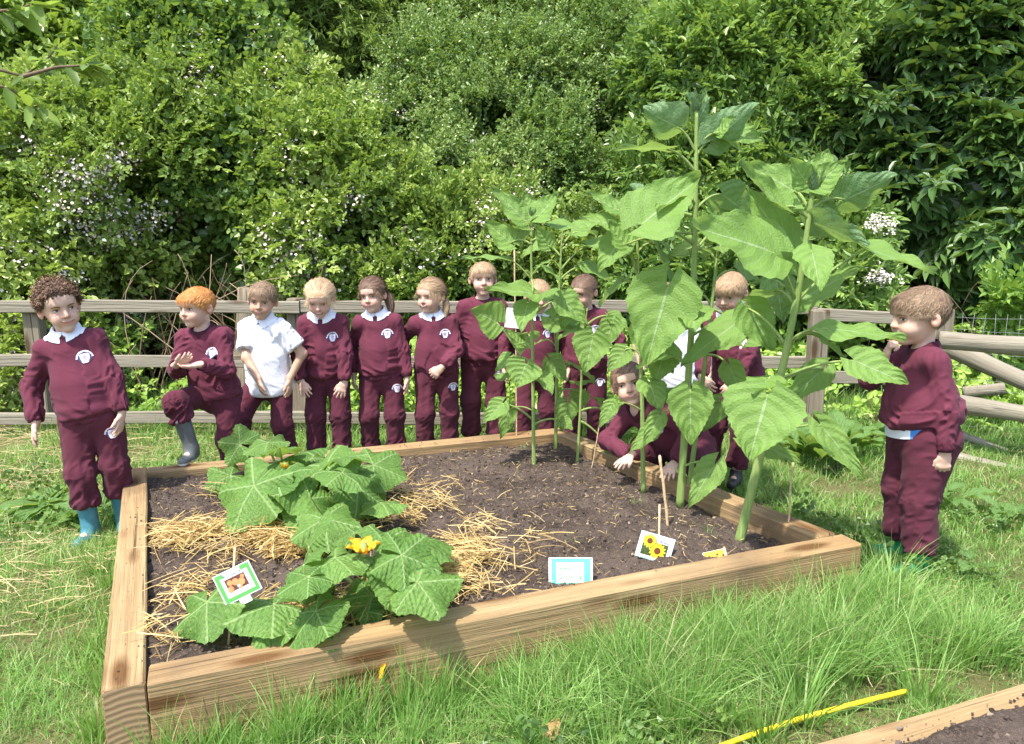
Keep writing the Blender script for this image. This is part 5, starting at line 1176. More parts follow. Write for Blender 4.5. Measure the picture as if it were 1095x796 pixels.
CM = {'maroon': cloth('maroon_sweatshirt', (.100, .022, .039)), 'maroon_t': cloth('maroon_trousers', (.080, .018, .031)), 'rib': cloth('maroon_ribbing', (.055, .010, .020)),
      'white': cloth('white_cotton', (.74, .76, .84), .04, sc=.6, sheen=0), 'white_print': None, 'boot_blue': plain('blue_rubber', (.055, .20, .26), .35, .5, .2, 30), 'boot_grey': plain('grey_rubber', (.11, .12, .125), .4, .5, .15, 30),
      'boot_sole': plain('pale_rubber', (.62, .62, .60), .5, .3), 'boot_green': plain('green_rubber', (.02, .28, .11), .4, .4), 'shoe': plain('dark_shoe', (.03, .028, .03), .45, .4), 'sock': cloth('striped_sock', (.42, .42, .45)),
      'badge_p': plain('badge_purple', (.06, .045, .13), .7), 'badge_w': plain('badge_white', (.72, .68, .76), .7), 'badge_l': plain('badge_lilac', (.42, .36, .52), .7), 'blue_print': plain('blue_print', (.05, .22, .62), .8)}
m_, nt_, _, L_ = newmat('white_print_cotton'); v_ = mapping(nt_); k_ = N(nt_, 'ShaderNodeTexVoronoi', i_Scale=75); L_.new(v_, k_.inputs['Vector'])
c_ = ramp(nt_, k_.outputs['Distance'], [(.16, (.45, .48, .66)), (.26, (.76, .77, .83))]); CM['white_print'] = finish(m_, nt_, c_, .85, .15, bump(nt_, noise(nt_, 60, 4, .6, v_), .3, .004))
EYE = {'white': plain('eye_white', (.60, .56, .54), .35, .5, .02), 'iris': plain('eye_iris', (.10, .12, .11), .2, .5), 'pupil': plain('eye_pupil', (.006, .005, .005), .1, .6), 'lash': plain('eyelash', (.085, .045, .03), .7), 'lip': plain('lip', (.56, .215, .18), .42, .4, .06), 'mouth': plain('mouth_inside', (.10, .02, .02), .5), 'teeth': plain('teeth', (.80, .76, .70), .25, .5, .02), 'lidpink': plain('eyelid', (.50, .26, .20), .6)}
def hairmat(name, a, b): return tintmat(name, [(0, a), (.5, tuple((p+q)/2 for p, q in zip(a, b))), (1, b)], .6, .3)
HM = {'brown': hairmat('hair_brown', (.055, .028, .015), (.23, .13, .075)), 'ginger': hairmat('hair_ginger', (.36, .13, .035), (.78, .38, .12)), 'mid': hairmat('hair_mid_brown', (.12, .075, .045), (.36, .25, .16)),
      'blonde': hairmat('hair_blonde', (.30, .19, .10), (.74, .55, .35)), 'dark': hairmat('hair_dark_brown', (.07, .04, .028), (.27, .17, .11)), 'fair': hairmat('hair_fair_brown', (.22, .14, .08), (.55, .38, .23))}
def patch(g, outline_fn, nu, nv, Rh, hc, mi, off=.0012, f=None):
    """small surface patch that follows the face; outline_fn(u,v) -> x,z in the head frame"""
    u, v = np.meshgrid(np.linspace(-1, 1, nu), np.linspace(-1, 1, nv), indexing='ij'); x, z = outline_fn(u, v); P = march(x, z, f or (lambda q: headf(q, False))); P[:, 1] -= off
    a, b = u.shape; W = (P*HS[0])@Rh.T+hc; i, j = np.meshgrid(np.arange(a-1), np.arange(b-1), indexing='ij'); i = i.ravel(); j = j.ravel(); F = np.stack([i*b+j, (i+1)*b+j, (i+1)*b+j+1, i*b+j+1], 1)
    if callable(mi): mi = mi(((x.ravel()[F].mean(1)), (z.ravel()[F].mean(1))))
    g.add(W, F, mi)
def faceparts(body, Rh, hc, look=(0, 0), smile=.5, open_=0.0, squint=.6, brow='mid', gaze_down=0):
    for s_ in (-1, 1):
        g = G(); cx, cz = s_*.0305, .004; w_, h_ = .0135, .0066*(1-squint*.62)
        fn = lambda u, v: (cx+u*w_, cz+v*h_*np.clip(1-u*u, 0, 1)**.6-.001*u*u)
        def mats(c): d = np.hypot(c[0]-cx-look[0]*.006, (c[1]-cz-look[1]*.003)); return np.where(d < .0027, 2, np.where(d < .0056, 1, 0))
        patch(g, fn, 23, 11, Rh, hc, mats, .0022); body_eye = g.build('eye', [EYE['white'], EYE['iris'], EYE['pupil']], body)
        g = G(); patch(g, lambda u, v: (cx+u*w_*1.12, cz+h_*np.clip(1-u*u, 0, 1)**.55+.0015*v*(1.1-u*u*.8)+.0012-.0012*u*u), 15, 3, Rh, hc, 0, .0030); 
        patch(g, lambda u, v: (cx+u*w_*1.0, cz-h_*np.clip(1-u*u, 0, 1)**.55+.0005*v-.0006), 13, 3, Rh, hc, 1, .0024)
        patch(g, lambda u, v: (cx+u*w_*1.1, cz+h_+.0050+.0005*v-.004*u*u), 13, 3, Rh, hc, 1, .0012); g.build('eyelid', [EYE['lash'], EYE['lidpink']], body)
        g = G(); patch(g, lambda u, v: (s_*(.031+u*.0165), .0215-.0045*u*u+.001*u+.0024*v*(1-.45*u)), 17, 4, Rh, hc, 0, .0018); o = g.build('eyebrow', HM[brow], body)
    w_ = .0195+.0095*smile; cz = -.0475; up = .0075*smile; op = .0048*open_
    g = G(); cup = lambda u: up*np.abs(u)**2.2
    tp = lambda u: np.clip(1-np.abs(u)**2.2, 0, 1)
    patch(g, lambda u, v: (u*w_, cz+cup(u)+op*tp(u)+(v+1)*.5*(.0042*tp(u)*(1-.25*np.exp(-(u/.18)**2))+.0003)), 23, 4, Rh, hc, 0, .0022)
    patch(g, lambda u, v: (u*w_*.97, cz+cup(u)-op*tp(u)-(v+1)*.5*(.0054*tp(u)+.0003)), 23, 4, Rh, hc, 0, .0022)
    if op > 0:
        patch(g, lambda u, v: (u*w_*.93, cz+cup(u)+v*op*tp(u)), 23, 4, Rh, hc, 1, .0016); patch(g, lambda u, v: (u*w_*.72, cz+cup(u)+op*tp(u)*(.35+.65*v)*.98), 19, 3, Rh, hc, 2, .0020)
    else: patch(g, lambda u, v: (u*w_, cz+cup(u)+v*.0007), 23, 3, Rh, hc, 1, .0028)
    g.build('mouth', [EYE['lip'], EYE['mouth'], EYE['teeth']], body)
    g = G()
    for s_ in (-1, 1): patch(g, lambda u, v: (s_*.0065+u*.0028*np.sqrt(np.clip(1-v*v, 0, 1)), -.0287+v*.0014), 6, 5, Rh, hc, 0, .0014)
    g.build('nostrils', plain('nostril', (.20, .06, .045), .7) if 'nostril' not in bpy.data.materials else bpy.data.materials['nostril'], body)
def ribbons(g, P, Nn, W, tint):
    """P n,m,3 strand points, Nn n,m,3 normals"""
    n, m = P.shape[:2]; T_ = np.gradient(P, axis=1); S_ = nrm(np.cross(T_, Nn)); t = np.linspace(0, 1, m); w_ = W*(1-.75*t**2)[None, :, None]
    V = np.stack([P-S_*w_, P+S_*w_], 2).reshape(-1, 3); o = np.arange(n)[:, None]*(2*m); F = np.concatenate([np.stack([o[:, 0]+2*k, o[:, 0]+2*k+1, o[:, 0]+2*k+3, o[:, 0]+2*k+2], 1) for k in range(m-1)]); g.add(V, F, 0, np.repeat(tint, 2*m))
def hairline(az, style):
    """polar angle from straight up at which hair ends, az=0 at the face"""
    a = np.abs(az); pts = {'short': ([0, .5, .85, 1.1, 1.35, 1.7, 2.2, 3.2], [.92, .95, 1.02, 1.35, 1.42, 1.62, 2.05, 2.15]), 'long': ([0, .5, .95, 1.3, 1.7, 2.2, 3.2], [.96, 1.02, 1.20, 1.50, 1.75, 2.2, 2.3])}[style]
    return np.interp(a, *pts)+(.07*np.sin(az*23)*np.sin(az*7+1)+.05*np.sin(az*41+2) if style == 'short' else 0)
def hair(body, Rh, hc, kind, color, r, tail=None, fringe=.12, n=5200, thick=.007, wild=.003):
    m_ = HM[color]; style = 'long' if kind == 'tied' else 'short'
    # under layer
    A = np.linspace(-math.pi, math.pi, 73); q = np.linspace(0, 1, 26); AA, QQ = np.meshgrid(A, q, indexing='ij'); th = QQ*hairline(AA, style)
    d = np.stack([np.sin(th)*np.sin(AA), -np.sin(th)*np.cos(AA), np.cos(th)], -1).reshape(-1, 3); R0 = rad(d); edge = np.clip((1-QQ.ravel())*3.5, 0, 1)
    lump = fbm(d*9+r.uniform(0, 9), 3)*(.006 if kind != 'curly' else .014); P = d*(R0+(.0012+(thick*(.35 if style == 'long' else .75)+lump*(.5 if style == 'long' else 1))*edge))[:, None]
    if kind == 'curly': P += d*(.008*edge*(1-np.abs(d[:, 2])*.2))[:, None]
    g = G(); g.grid(((P*HS[0])@Rh.T+hc).reshape(73, 26, 3), tint=np.clip(.22+fbm(d*26, 2)*.4, 0, 1), flip=True); 
    def walk(d0, target, steps, L_, toward=True, sink=True, jit=.12, lift=None):
        D = [d0]; d_ = d0.copy(); k = len(d0); jt = r.normal(0, jit, (k, 3))
        for i in range(steps):
            t_ = target-d_*np.sum(target*d_, 1, keepdims=True); t_ = nrm(t_)*(1 if toward else -1)+jt+r.normal(0, .05, (k, 3)); t_ -= d_*np.sum(t_*d_, 1, keepdims=True); d_ = nrm(d_+nrm(t_)*(L_/steps/.085)[:, None]); D.append(d_)
        D = np.stack(D, 1); RR = rad(D.reshape(-1, 3)).reshape(D.shape[:2]); tt = np.linspace(0, 1, steps+1)[None]
        ef = np.clip((hairline(np.arctan2(d0[:, 0], -d0[:, 1]), style)-np.arccos(np.clip(d0[:, 2], -1, 1)))*2.6, .12, 1)[:, None]; lk = vnoise(d0*np.array([26, 14, 14])+3, 5)[:, None]; h_ = (r.uniform(.25, 1.0, (k, 1))+.55*lk)*thick*(ef if toward else 1); h_ = h_*(np.minimum(1, .12+tt*3.5))*(1-(.45*tt**2 if sink else 0))+.002+r.normal(0, wild, (k, 1))*tt
        return D*(RR+h_)[..., None], D
    az = r.uniform(-math.pi, math.pi, n*2); th = np.arccos(1-r.random(n*2)*(1-np.cos(2.3))); d0 = np.stack([np.sin(th)*np.sin(az), -np.sin(th)*np.cos(az), np.cos(th)], 1)
    keep = th < hairline(az, style)-.02; d0, az, th = d0[keep][:n], az[keep][:n], th[keep][:n]
    if kind == 'tied':
        a2_ = r.uniform(-1.7, 1.7, 1500); t2_ = hairline(a2_, style)-np.abs(r.normal(0, .05, 1500))+.02; d0 = np.concatenate([d0, np.stack([np.sin(t2_)*np.sin(a2_), -np.sin(t2_)*np.cos(a2_), np.cos(t2_)], 1)]); az = np.concatenate([az, a2_]); th = np.concatenate([th, t2_])
    k = len(d0)
    if kind in ('short', 'straight'):
        crown = nrm(np.array([.12, .62, .80])); L_ = r.uniform(.018, .036, k)+fringe*r.uniform(.03, .15, k)*(np.abs(az) < 1.0)*(th > .45)*(th < 1.05)
        P, D = walk(d0, np.tile(crown, (k, 1)), 5, L_, toward=False, jit=.38); ribbons(g, (P*HS[0])@Rh.T+hc, D@Rh.T, .0009, np.clip(.45+.55*vnoise(d0*np.array([26, 14, 14])+3, 5)+r.normal(0, .2, k), 0, 1))  # raised locks tinted lighter, sunken ones darker, imitating shading
    elif kind == 'curly':
        R0 = rad(d0); m = 13; t = np.linspace(0, 1, m); a0 = r.uniform(0, 6.28, k); ax1 = nrm(np.cross(d0, r.normal(size=(k, 3)))); ax2 = np.cross(d0, ax1); rr = r.uniform(.004, .0085, k)
        ang = a0[:, None]+t[None]*r.uniform(5, 9, k)[:, None]; h_ = r.uniform(.008, .030, k)*(.6+.6*np.clip(d0[:, 2], 0, 1)); dr = r.normal(0, .006, (k, 3))
        P = d0[:, None]*(R0+h_)[:, None, None]+(np.cos(ang)*rr[:, None])[..., None]*ax1[:, None]+(np.sin(ang)*rr[:, None])[..., None]*(ax2*.6+d0*.8)[:, None]+t[None, :, None]*dr[:, None]
        ribbons(g, (P*HS[0])@Rh.T+hc, np.tile(d0[:, None], (1, m, 1))@Rh.T, .0019, np.clip(r.random(k), 0, 1))
    elif kind == 'tied':
        tp = nrm(np.array(tail if tail is not None else (0, .93, -.25), float)); L_ = np.arccos(np.clip(d0@tp, -1, 1))*.085*.95
        L_ = np.minimum(L_, r.uniform(.05, .12, k)); P, D = walk(d0, np.tile(tp, (k, 1)), 7, L_, toward=True, sink=False, jit=.16); ribbons(g, (P*HS[0])@Rh.T+hc, D@Rh.T, .0008, np.clip(.45+.5*vnoise(d0*np.array([30, 10, 22])+3, 5)+r.normal(0, .2, k), 0, 1))  # tint contrast between locks stands in for shading
        kk = 170; az2 = r.choice([-1, 1], kk)*r.uniform(.45, 1.35, kk); th2 = np.minimum(r.uniform(.85, 1.5, kk), hairline(np.abs(az2), 'long')-.02); d2_ = np.stack([np.sin(th2)*np.sin(az2), -np.sin(th2)*np.cos(az2), np.cos(th2)], 1)
        t = np.linspace(0, 1, 7)[None, :, None]; R2 = rad(d2_); P0 = d2_[:, None]*(R2+.003)[:, None, None]+t*np.array([0, -.006, -.055])+t*t*r.normal(0, .012, (kk, 1, 3))+np.sign(az2)[:, None, None]*np.array([.008, 0, 0])*t; ribbons(g, (P0*HS[0])@Rh.T+hc, np.tile(d2_[:, None], (1, 7, 1))@Rh.T, .0008, r.random(kk))
    o = g.build('hair', m_, body); return o
def lockof(body, pts, rad0, color, r, braid=False, name='ponytail'):
    pts = np.array(pts, float); t = np.linspace(0, len(pts)-1, 26); Q = np.stack([np.interp(t, np.arange(len(pts)), pts[:, k]) for k in range(3)], 1)
    for _ in range(4): Q[1:-1] = (Q[:-2]+Q[1:-1]*2+Q[2:])/4
    s_ = np.linspace(0, 1, 26); rr = rad0*np.sin(np.pi*np.clip(s_*.8+.16, 0, 1))*(1+(.28*np.abs(np.sin(s_*18)) if braid else 0)); g = G(); g.tube(Q, rr, 10, tint=.3)
    n = 260; a = r.uniform(0, 6.28, n); up = np.array([0, 1, 0.3]); T_ = nrm(np.gradient(Q, axis=0)); A = nrm(np.cross(T_, up)); B = np.cross(T_, A); ang = a[:, None]+(s_[None]*(5 if braid else 1.2)*r.choice([-1, 1], n)[:, None]); e_ = r.uniform(.85, 1.35, n)[:, None]*rr[None]
    P = Q[None]+(np.cos(ang)*e_)[..., None]*A[None]+(np.sin(ang)*e_)[..., None]*B[None]; Nn = nrm(P-Q[None]); ribbons(g, P[:, ::2], Nn[:, ::2], .0016, r.random(n)); return g.build(name, HM[color], body)
def hand(W, D, Nn, left, curl=.35, spread=.12, thumb=.6, curls=None, sc=1.0):
    """primitives of a hand: wrist W, direction D, palm normal Nn"""
    D = nrm(D); Nn = nrm(Nn-D*np.dot(Nn, D)); S_ = np.cross(D, Nn)*(-1 if left else 1)         # towards the thumb
    o = [cone(W-D*.015, W+D*.018, .0185, .019, Nn, 1.35, .012), cone(W+D*.018+S_*.006, W+D*.052+S_*.009, .019, .0155, Nn, 1.7, .010), cone(W+D*.018-S_*.006, W+D*.050-S_*.010, .017, .0145, Nn, 1.7, .010)]
    rot = lambda v, ax, a: v*math.cos(a)+np.cross(ax, v)*math.sin(a)+ax*np.dot(ax, v)*(1-math.cos(a))
    ax = np.cross(D, Nn); fin = []
    for i, (off, L_) in enumerate(((.0215, .045), (.0075, .051), (-.0070, .047), (-.0205, .037))):
        c = (curls[i] if curls else curl); b = W+D*(.054-abs(off)*.18)+S_*off; d = rot(D, Nn, (spread*off/.0215)*(1 if np.dot(np.cross(Nn, D), S_) > 0 else -1)); r_ = .0066*sc
        axf = np.cross(d, Nn)
        p = b
        for j, fr in enumerate((.44, .32, .24)):
            d = rot(d, axf, c*(.8 if j == 0 else 1.0)); q_ = p+d*L_*fr*1.08; fin.append(cone(p, q_, r_, r_*.92, k=.003 if j else .006)); r_ *= .92; p = q_
    td = nrm(D*.75+S_*thumb+Nn*.25); b = W+D*.016+S_*.014; p1 = b+td*.026; td2 = nrm(D*.95+S_*thumb*.45+Nn*.25); p2 = p1+td2*.018; p3 = p2+nrm(td2+Nn*.2)*.015
    fin += [cone(b, p1, .0105, .0088, k=.008), cone(p1, p2, .0084, .0078, k=.003), cone(p2, p3, .0076, .0064, k=.003)]
    return o+fin
def ik(a, t, l1, l2, hint):
    a = np.array(a, float); t = np.array(t, float); d = t-a; L_ = np.linalg.norm(d); u = d/L_; L2 = min(L_, (l1+l2)*.995); t = a+u*L2; x = (l1*l1-l2*l2+L2*L2)/(2*L2); h_ = math.sqrt(max(l1*l1-x*x, 0)); v = nrm(np.array(hint, float)-u*np.dot(hint, u)); return a+u*x+v*h_, t
def rz_(a): return np.array(Euler((0, 0, a)).to_matrix())
def person(label, loc, yaw, S=1.0, pelvis=(0, 0, .60), lean=(0, 0), neck=None, hyaw=0, hpitch=0, hroll=0, handR=((-.21, -.02, .60), (0, 0, -1), (1, 0, 0)), handL=((.21, -.02, .60), (0, 0, -1), (-1, 0, 0)),
           elR=(-.5, .6, 0), elL=(.5, .6, 0), footR=((-.08, 0, .07), (0, -1, 0)), footL=((.08, 0, .07), (0, -1, 0)), knR=(-.1, -1, 0), knL=(.1, -1, 0), hp=None, hkind='short', hcol='mid', skin='fair', top='sweat', collar=True, badge=True, tbadge=False,
           shoes='shoe', girth=1.0, seed=1, res=.0042, face=None, fold=1.0, tail=None, thick=.0065, hargs=None, lift=0.0, slim=1.0, sm=1.0, cloth_k='maroon', hemvis=False, cuffh=(.12, .12), booth=.42, lock=None, hsc=1.0):
    r = np.random.default_rng(seed); HS[0] = np.array([r.uniform(.95, 1.04), r.uniform(.97, 1.03), r.uniform(.95, 1.03)])*hsc; root = empty('person', loc, yaw, S); tag(root, label, 'child', 'school children round the bed')
    pel = np.array(pelvis, float); nb = np.array(neck, float) if neck is not None else pel+np.array([lean[0], lean[1], .355]); up = nrm(nb-pel); side = np.array([1., 0, 0]); side = nrm(side-up*np.dot(side, up)); fwd = np.cross(side, up)*-1; fwd = nrm(np.cross(up, side)*-1)
    # fwd points to the front (-Y when upright)
    if fwd[1] > 0 and abs(up[2]) > .5: fwd = -fwd
    T = lambda x, f, u: pel+side*x+fwd*f+up*u
    Ht = np.linalg.norm(nb-pel); shR = T(-.102, .0, Ht-.052+lift); shL = T(.102, .0, Ht-.052+lift); nr = nb-up*.028
    Rh = np.array((Matrix.Rotation(hyaw, 3, 'Z')@Matrix.Rotation(hroll, 3, 'Y')@Matrix.Rotation(hpitch, 3, 'X'))); hc = nb+up*.016+Rh@np.array([0, -.012, .100*(.35+.65*hsc)])
    elr, wR = ik(shR, handR[0], .185, .170, elR); ell_, wL = ik(shL, handL[0], .185, .170, elL)
    hR = T(-.068, 0, -.01); hL = T(.068, 0, -.01)
    kR, aR = ik(hR, footR[0], .258, .254, knR); kL, aL = ik(hL, footL[0], .258, .254, knL)
    # ---------------- body: one continuous mesh
    pr = [cone(T(0, 0, 0), T(0, .005, .12), .088*girth, .080*girth, fwd, 1.35), cone(T(0, .005, .12), T(0, 0, .27), .080*girth, .088, fwd, 1.4), cone(shR, nr, .032, .036, k=.03), cone(shL, nr, .032, .036, k=.03), cone(nb-up*.05, hc-Rh@np.array([0, 0, .045])+Rh@np.array([0, .022, 0]), .042, .034, k=.02),
          cone(shR, elr, .034, .027), cone(elr, wR-(wR-elr)*.06, .027, .0185), cone(shL, ell_, .034, .027), cone(ell_, wL-(wL-ell_)*.06, .027, .0185), cone(hR, kR, .060, .043), cone(kR, aR, .042, .028), cone(hL, kL, .060, .043), cone(kL, aL, .042, .028)]
    hands = []
    for (h_, w_, e_, lf) in ((handR, wR, elr, False), (handL, wL, ell_, True)):
        if h_[1] is None: continue
        kw = h_[3] if len(h_) > 3 else {}; hands += hand(w_, np.array(h_[1], float), np.array(h_[2], float), lf, **kw)
    feet = []; fd = []
    for (ft, an) in ((footR, aR), (footL, aL)):
        d = nrm(np.array(ft[1], float)); dn = nrm(np.array(ft[2], float)) if len(ft) > 2 else np.array([0, 0, -1.]); sole = an+dn*.045; feet.append(cone(an+dn*.02, sole+d*.085, .026, .020)); fd.append((an, d, dn))
    pts = np.array([p.lo for p in pr+hands+feet]+[hc-.12*hsc]).min(0)-.02; pth = np.array([p.hi for p in pr+hands+feet]+[hc+.12*hsc]).max(0)+.02
    gr = Grid(pts, pth, res)
    for p in pr+feet: gr.add(p)
    hp_ = Prim(); hp_.lo = hc-.115*hsc; hp_.hi = hc+.115*hsc; hp_.k = .012; hp_.f = lambda P: headf(((P-hc)@Rh)/HS[0])*.97; gr.add(hp_)
    for p in hands: gr.add(p)
    V, F = gr.mesh(); q = (V-hc)@Rh; bl = np.zeros(len(V))
    for c, s_, a in (((.036, -.07, -.025), .022, .42), ((-.036, -.07, -.025), .022, .42), ((0, -.10, -.02), .014, .38), ((.08, .01, -.005), .03, .5), ((-.08, .01, -.005), .03, .5), ((.03, -.085, .0), .013, .22), ((-.03, -.085, .0), .013, .22)): bl += a*np.exp(-np.sum((q-np.array(c))**2, 1)/s_**2)
    g = G(); g.add(V, F, 0, np.clip(bl, 0, .7)); body = g.build('body', SKIN[skin], root)
    if face is not None: faceparts(body, Rh, hc, brow=hcol, **face)
    else: faceparts(body, Rh, hc, brow=hcol)
    hair(body, Rh, hc, hkind, hcol, r, tail=tail, thick=thick, **(hargs or {}))
    if lock: lockof(body, np.array(lock[0])@Rh.T+hc, lock[1], hcol, r, lock[2])
    # ---------------- clothes
    def segd(V, a, b): ab = b-a; t = np.clip(((V-a)@ab)/(ab@ab), 0, 1); return np.linalg.norm(V-a-t[:, None]*ab, axis=1), t
    def folds(V, Nn, segs, amp):
        """segs: (a, b, bunch at a, bunch at b)"""
        D = np.array([segd(V, s_[0], s_[1])[0] for s_ in segs]); k = D.argmin(0); out = np.zeros(len(V))
        for i, s_ in enumerate(segs):
            m = k == i
            if not m.any(): continue
            a, b = s_[0], s_[1]; d_, t = segd(V[m], a, b); ax = nrm(b-a); L_ = np.linalg.norm(b-a); rd = V[m]-a-(t*L_)[:, None]*ax; rd = nrm(rd)
            w_ = s_[2]*np.exp(-(t*L_/.065)**2)+s_[3]*np.exp(-((1-t)*L_/.075)**2)+s_[4]
            f1 = np.stack([t*L_*34+i*7, rd[:, 0]*1.5+rd[:, 1], rd[:, 1]*1.5+seed], 1); f1[:, 0] += 1.6*rd[:, 0]+.9*rd[:, 2]; n1 = 1-np.abs(vnoise(f1, seed+i))*2.2
            f2 = np.stack([t*L_*9, rd[:, 0]*2.2+i, rd[:, 1]*2.2+seed*3], 1); n2 = vnoise(f2, seed+9+i); out[m] = amp*(w_*(n1-.1)*.0072+.0042*n2)
        return V+Nn*out[:, None]
    sc = girth
    wt = T(0, 0, .07); wc = [(wt, up)]; trs = [ell(T(0, 0, -.015), (.106*sc, .090*sc, .085), k=.04, cut=wc), cone(T(0, 0, .08), T(0, 0, -.03), .095*sc, .100*sc, fwd, 1.2, .04, cut=wc)]
    segs = []; cuffs = []; cr = CM[cloth_k] if top != 'polo' else CM['white_print']
    for (h_, k_, a_) in ((hR, kR, aR), (hL, kL, aL)):
        ch = cuffh[len(cuffs)]; e_ = a_+(k_-a_)*ch; dn_ = nrm(a_-k_); trs += [cone(h_+up*.0, k_, .070*sc*sm, .058*sm, k=.028), cone(k_, e_+(k_-e_)*.14, .057*sm, .056*sm, k=.03, cut=[(e_, dn_)]), cone(e_+(k_-e_)*.12, e_, .057*sm, .043, k=.010, cut=[(e_, dn_)])]
        segs += [(h_, k_, .5, .35, .25), (k_, e_, .35, 1.0, .45)]; cuffs.append((e_, nrm(a_-k_)))
    lo = np.array([p.lo for p in trs]).min(0)-.03; hi = np.array([p.hi for p in trs]).max(0)+.03; gr = Grid(lo, hi, .0065 if res > .004 else .0055)
    for p in trs: gr.add(p)
    V, F = gr.mesh(); V = relax(V, F, 1); Nn = vnorm(V, F); V = folds(V, Nn, segs, fold); V = V+vnorm(V, F)*(fbm(V*9+seed, 2)*.006)[:, None]; g = G(); g.add(V, F); tro = g.build('trousers', CM['maroon_t'], root)
    gt = V, F
    # top
    hem = -.035 if top == 'sweat' else -.075
    if hemvis: hem = .03
    hm = T(0, 0, hem); hcut = [(hm, -up)]; st = [cone(T(0, .005, hem+.045), T(0, .008*sc, .13), .140*sc, .121*sc, fwd, 1.15, .018, cut=hcut), cone(T(0, .008*sc, .13), T(0, 0, .27), .116*sc, .104, fwd, 1.30, .03), cone(shR, nr, .046, .040, k=.035), cone(shL, nr, .046, .040, k=.035)]
    if top == 'sweat': st[0] = cone(T(0, .005, hem+.075), T(0, .008*sc, .13), .137*sc, .121*sc, fwd, 1.20, .016, cut=[(T(0, 0, hem+.028), -up)]); st.append(cone(T(0, .003, hem+.06), T(0, .003, hem), .112*sc, .110*sc, fwd, 1.2, .006, cut=hcut))
    if sc > 1.08: st.append(ell(T(0, .055, .07), (.10, .085, .10), k=.06, cut=[(T(0, 0, hem+.03), -up)]))
    sg = [(T(0, 0, hem+.02), T(0, 0, .30), 1.9 if top == 'sweat' else .7, .1, .14)]; planes = []
    for (s_, e_, w_) in ((shR, elr, wR), (shL, ell_, wL)):
        if top == 'sweat':
            c_ = w_-(w_-e_)*.06; dw = nrm(w_-e_); st += [cone(s_, e_, .046, .039, k=.03), cone(e_, c_-(c_-e_)*.22, .038, .034, k=.02, cut=[(c_, dw)]), cone(c_-(c_-e_)*.16, c_, .030, .027, k=.010, cut=[(c_, dw)])]; sg += [(s_, e_, .3, .8, .3), (e_, c_, .8, .8, .35)]; planes.append((c_, nrm(w_-e_), .06))
        else:
            c_ = s_+(e_-s_)*.72; st += [cone(s_, e_, .049, .060, k=.03, cut=[(c_, nrm(e_-s_))])]; sg += [(s_, c_, .5, .6, .3)]; planes.append((c_, nrm(e_-s_), .09))
    lo = np.array([p.lo for p in st]).min(0)-.03; hi = np.array([p.hi for p in st]).max(0)+.03; gr = Grid(lo, hi, .0065 if res > .004 else .005)
    for p in st: gr.add(p)
    0 and gr.cut(lambda P: np.where(np.minimum(np.linalg.norm(P-wR, axis=1), np.linalg.norm(P-wL, axis=1)) < .0, -.1, (hm-P)@up), hi=hi, lo=lo) 
    nk0 = nb-up*.012+fwd*.004; gr.cut(lambda P: -(np.linalg.norm((P-nk0)-((P-nk0)@up)[:, None]*up*.55, axis=1)-.050), .008)
    V, F = gr.mesh(); V = relax(V, F, 1); Nn = vnorm(V, F); V = folds(V, Nn, sg, fold*1.0); V = V+vnorm(V, F)*(fbm(V*8+seed, 2)*.005)[:, None]; g = G(); g.add(V, F); topo = g.build('sweatshirt' if top == 'sweat' else 'polo_shirt', cr, root); SV = V
    from mathutils.kdtree import KDTree
    Nn = vnorm(V, F)
    from mathutils.bvhtree import BVHTree
    bv = BVHTree.FromPolygons([tuple(v) for v in V], [tuple(int(i) for i in f) for f in F]); bt = BVHTree.FromPolygons([tuple(v) for v in gt[0]], [tuple(int(i) for i in f) for f in gt[1]])
    def onto(bvh, o, d, off=.002):
        h_ = bvh.ray_cast(Vector(o), Vector(d)); 
        return None if h_[0] is None else np.array(h_[0])-np.array(d)*off
    def ring(name, c, ax, rx, ry, w_, t_, mat, parent, n=34, ribs=0, fx=None):
        """ribbed band around an axis"""
        a1 = nrm((fx if fx is not None else side)-ax*np.dot(fx if fx is not None else side, ax)); a2 = np.cross(ax, a1); th = np.arange(n+1)/n*2*PI; g = G(); pr_ = np.array([(-w_/2, 0), (-w_/2, t_), (w_/2, t_), (w_/2, 0)])
        P = np.stack([np.array([c+ax*p0+a1*np.cos(a)*(rx+p1*(1+.25*(i % 2)))+a2*np.sin(a)*(ry+p1*(1+.25*(i % 2))) for p0, p1 in pr_]) for i, a in enumerate(th)]); g.grid(P); return g.build(name, mat, parent)
    if top == 'sweat':
        for c_, d_, _r in planes: ring('cuff', c_-d_*.012, d_, .0275, .0275, .030, .003, CM['rib'], topo)
        # hem band found by rays towards the axis
        g = G(); rows = []
        for a in np.linspace(0, 2*PI, 49):
            dr = side*math.cos(a)+fwd*math.sin(a); rw = []
            for hh in (.0, .012, .032, .036):
                c = T(0, .003, hem-.001+hh); rdm = .1135*sc+(.0 if hh < .03 else -.004)+.0016*(int(round(a*48/(2*PI))) % 2); rw.append(c+side*math.cos(a)*rdm*1.0+fwd*(math.sin(a)*rdm/1.2))
            rows.append(rw)
        g.grid(np.array(rows)); 
        if not hemvis: g.build('waistband', CM['rib'], topo)
        # neck ribbing follows the cut
        rows = []
        for i, a in enumerate(np.linspace(0, 2*PI, 41)):
            dr = side*math.cos(a)+fwd*math.sin(a); o_ = nb+up*(.024-(.016 if collar else 0)-.030*max(0, math.sin(a)))+dr*.050; rows.append([o_-dr*.002-up*.014, o_+dr*.004+up*.003*(1+.3*(i % 2)), o_+dr*.012-up*.012, o_+dr*.017-up*.030])
        g = G(); g.grid(np.array(rows)); g.build('neck_ribbing', CM['rib'], topo)
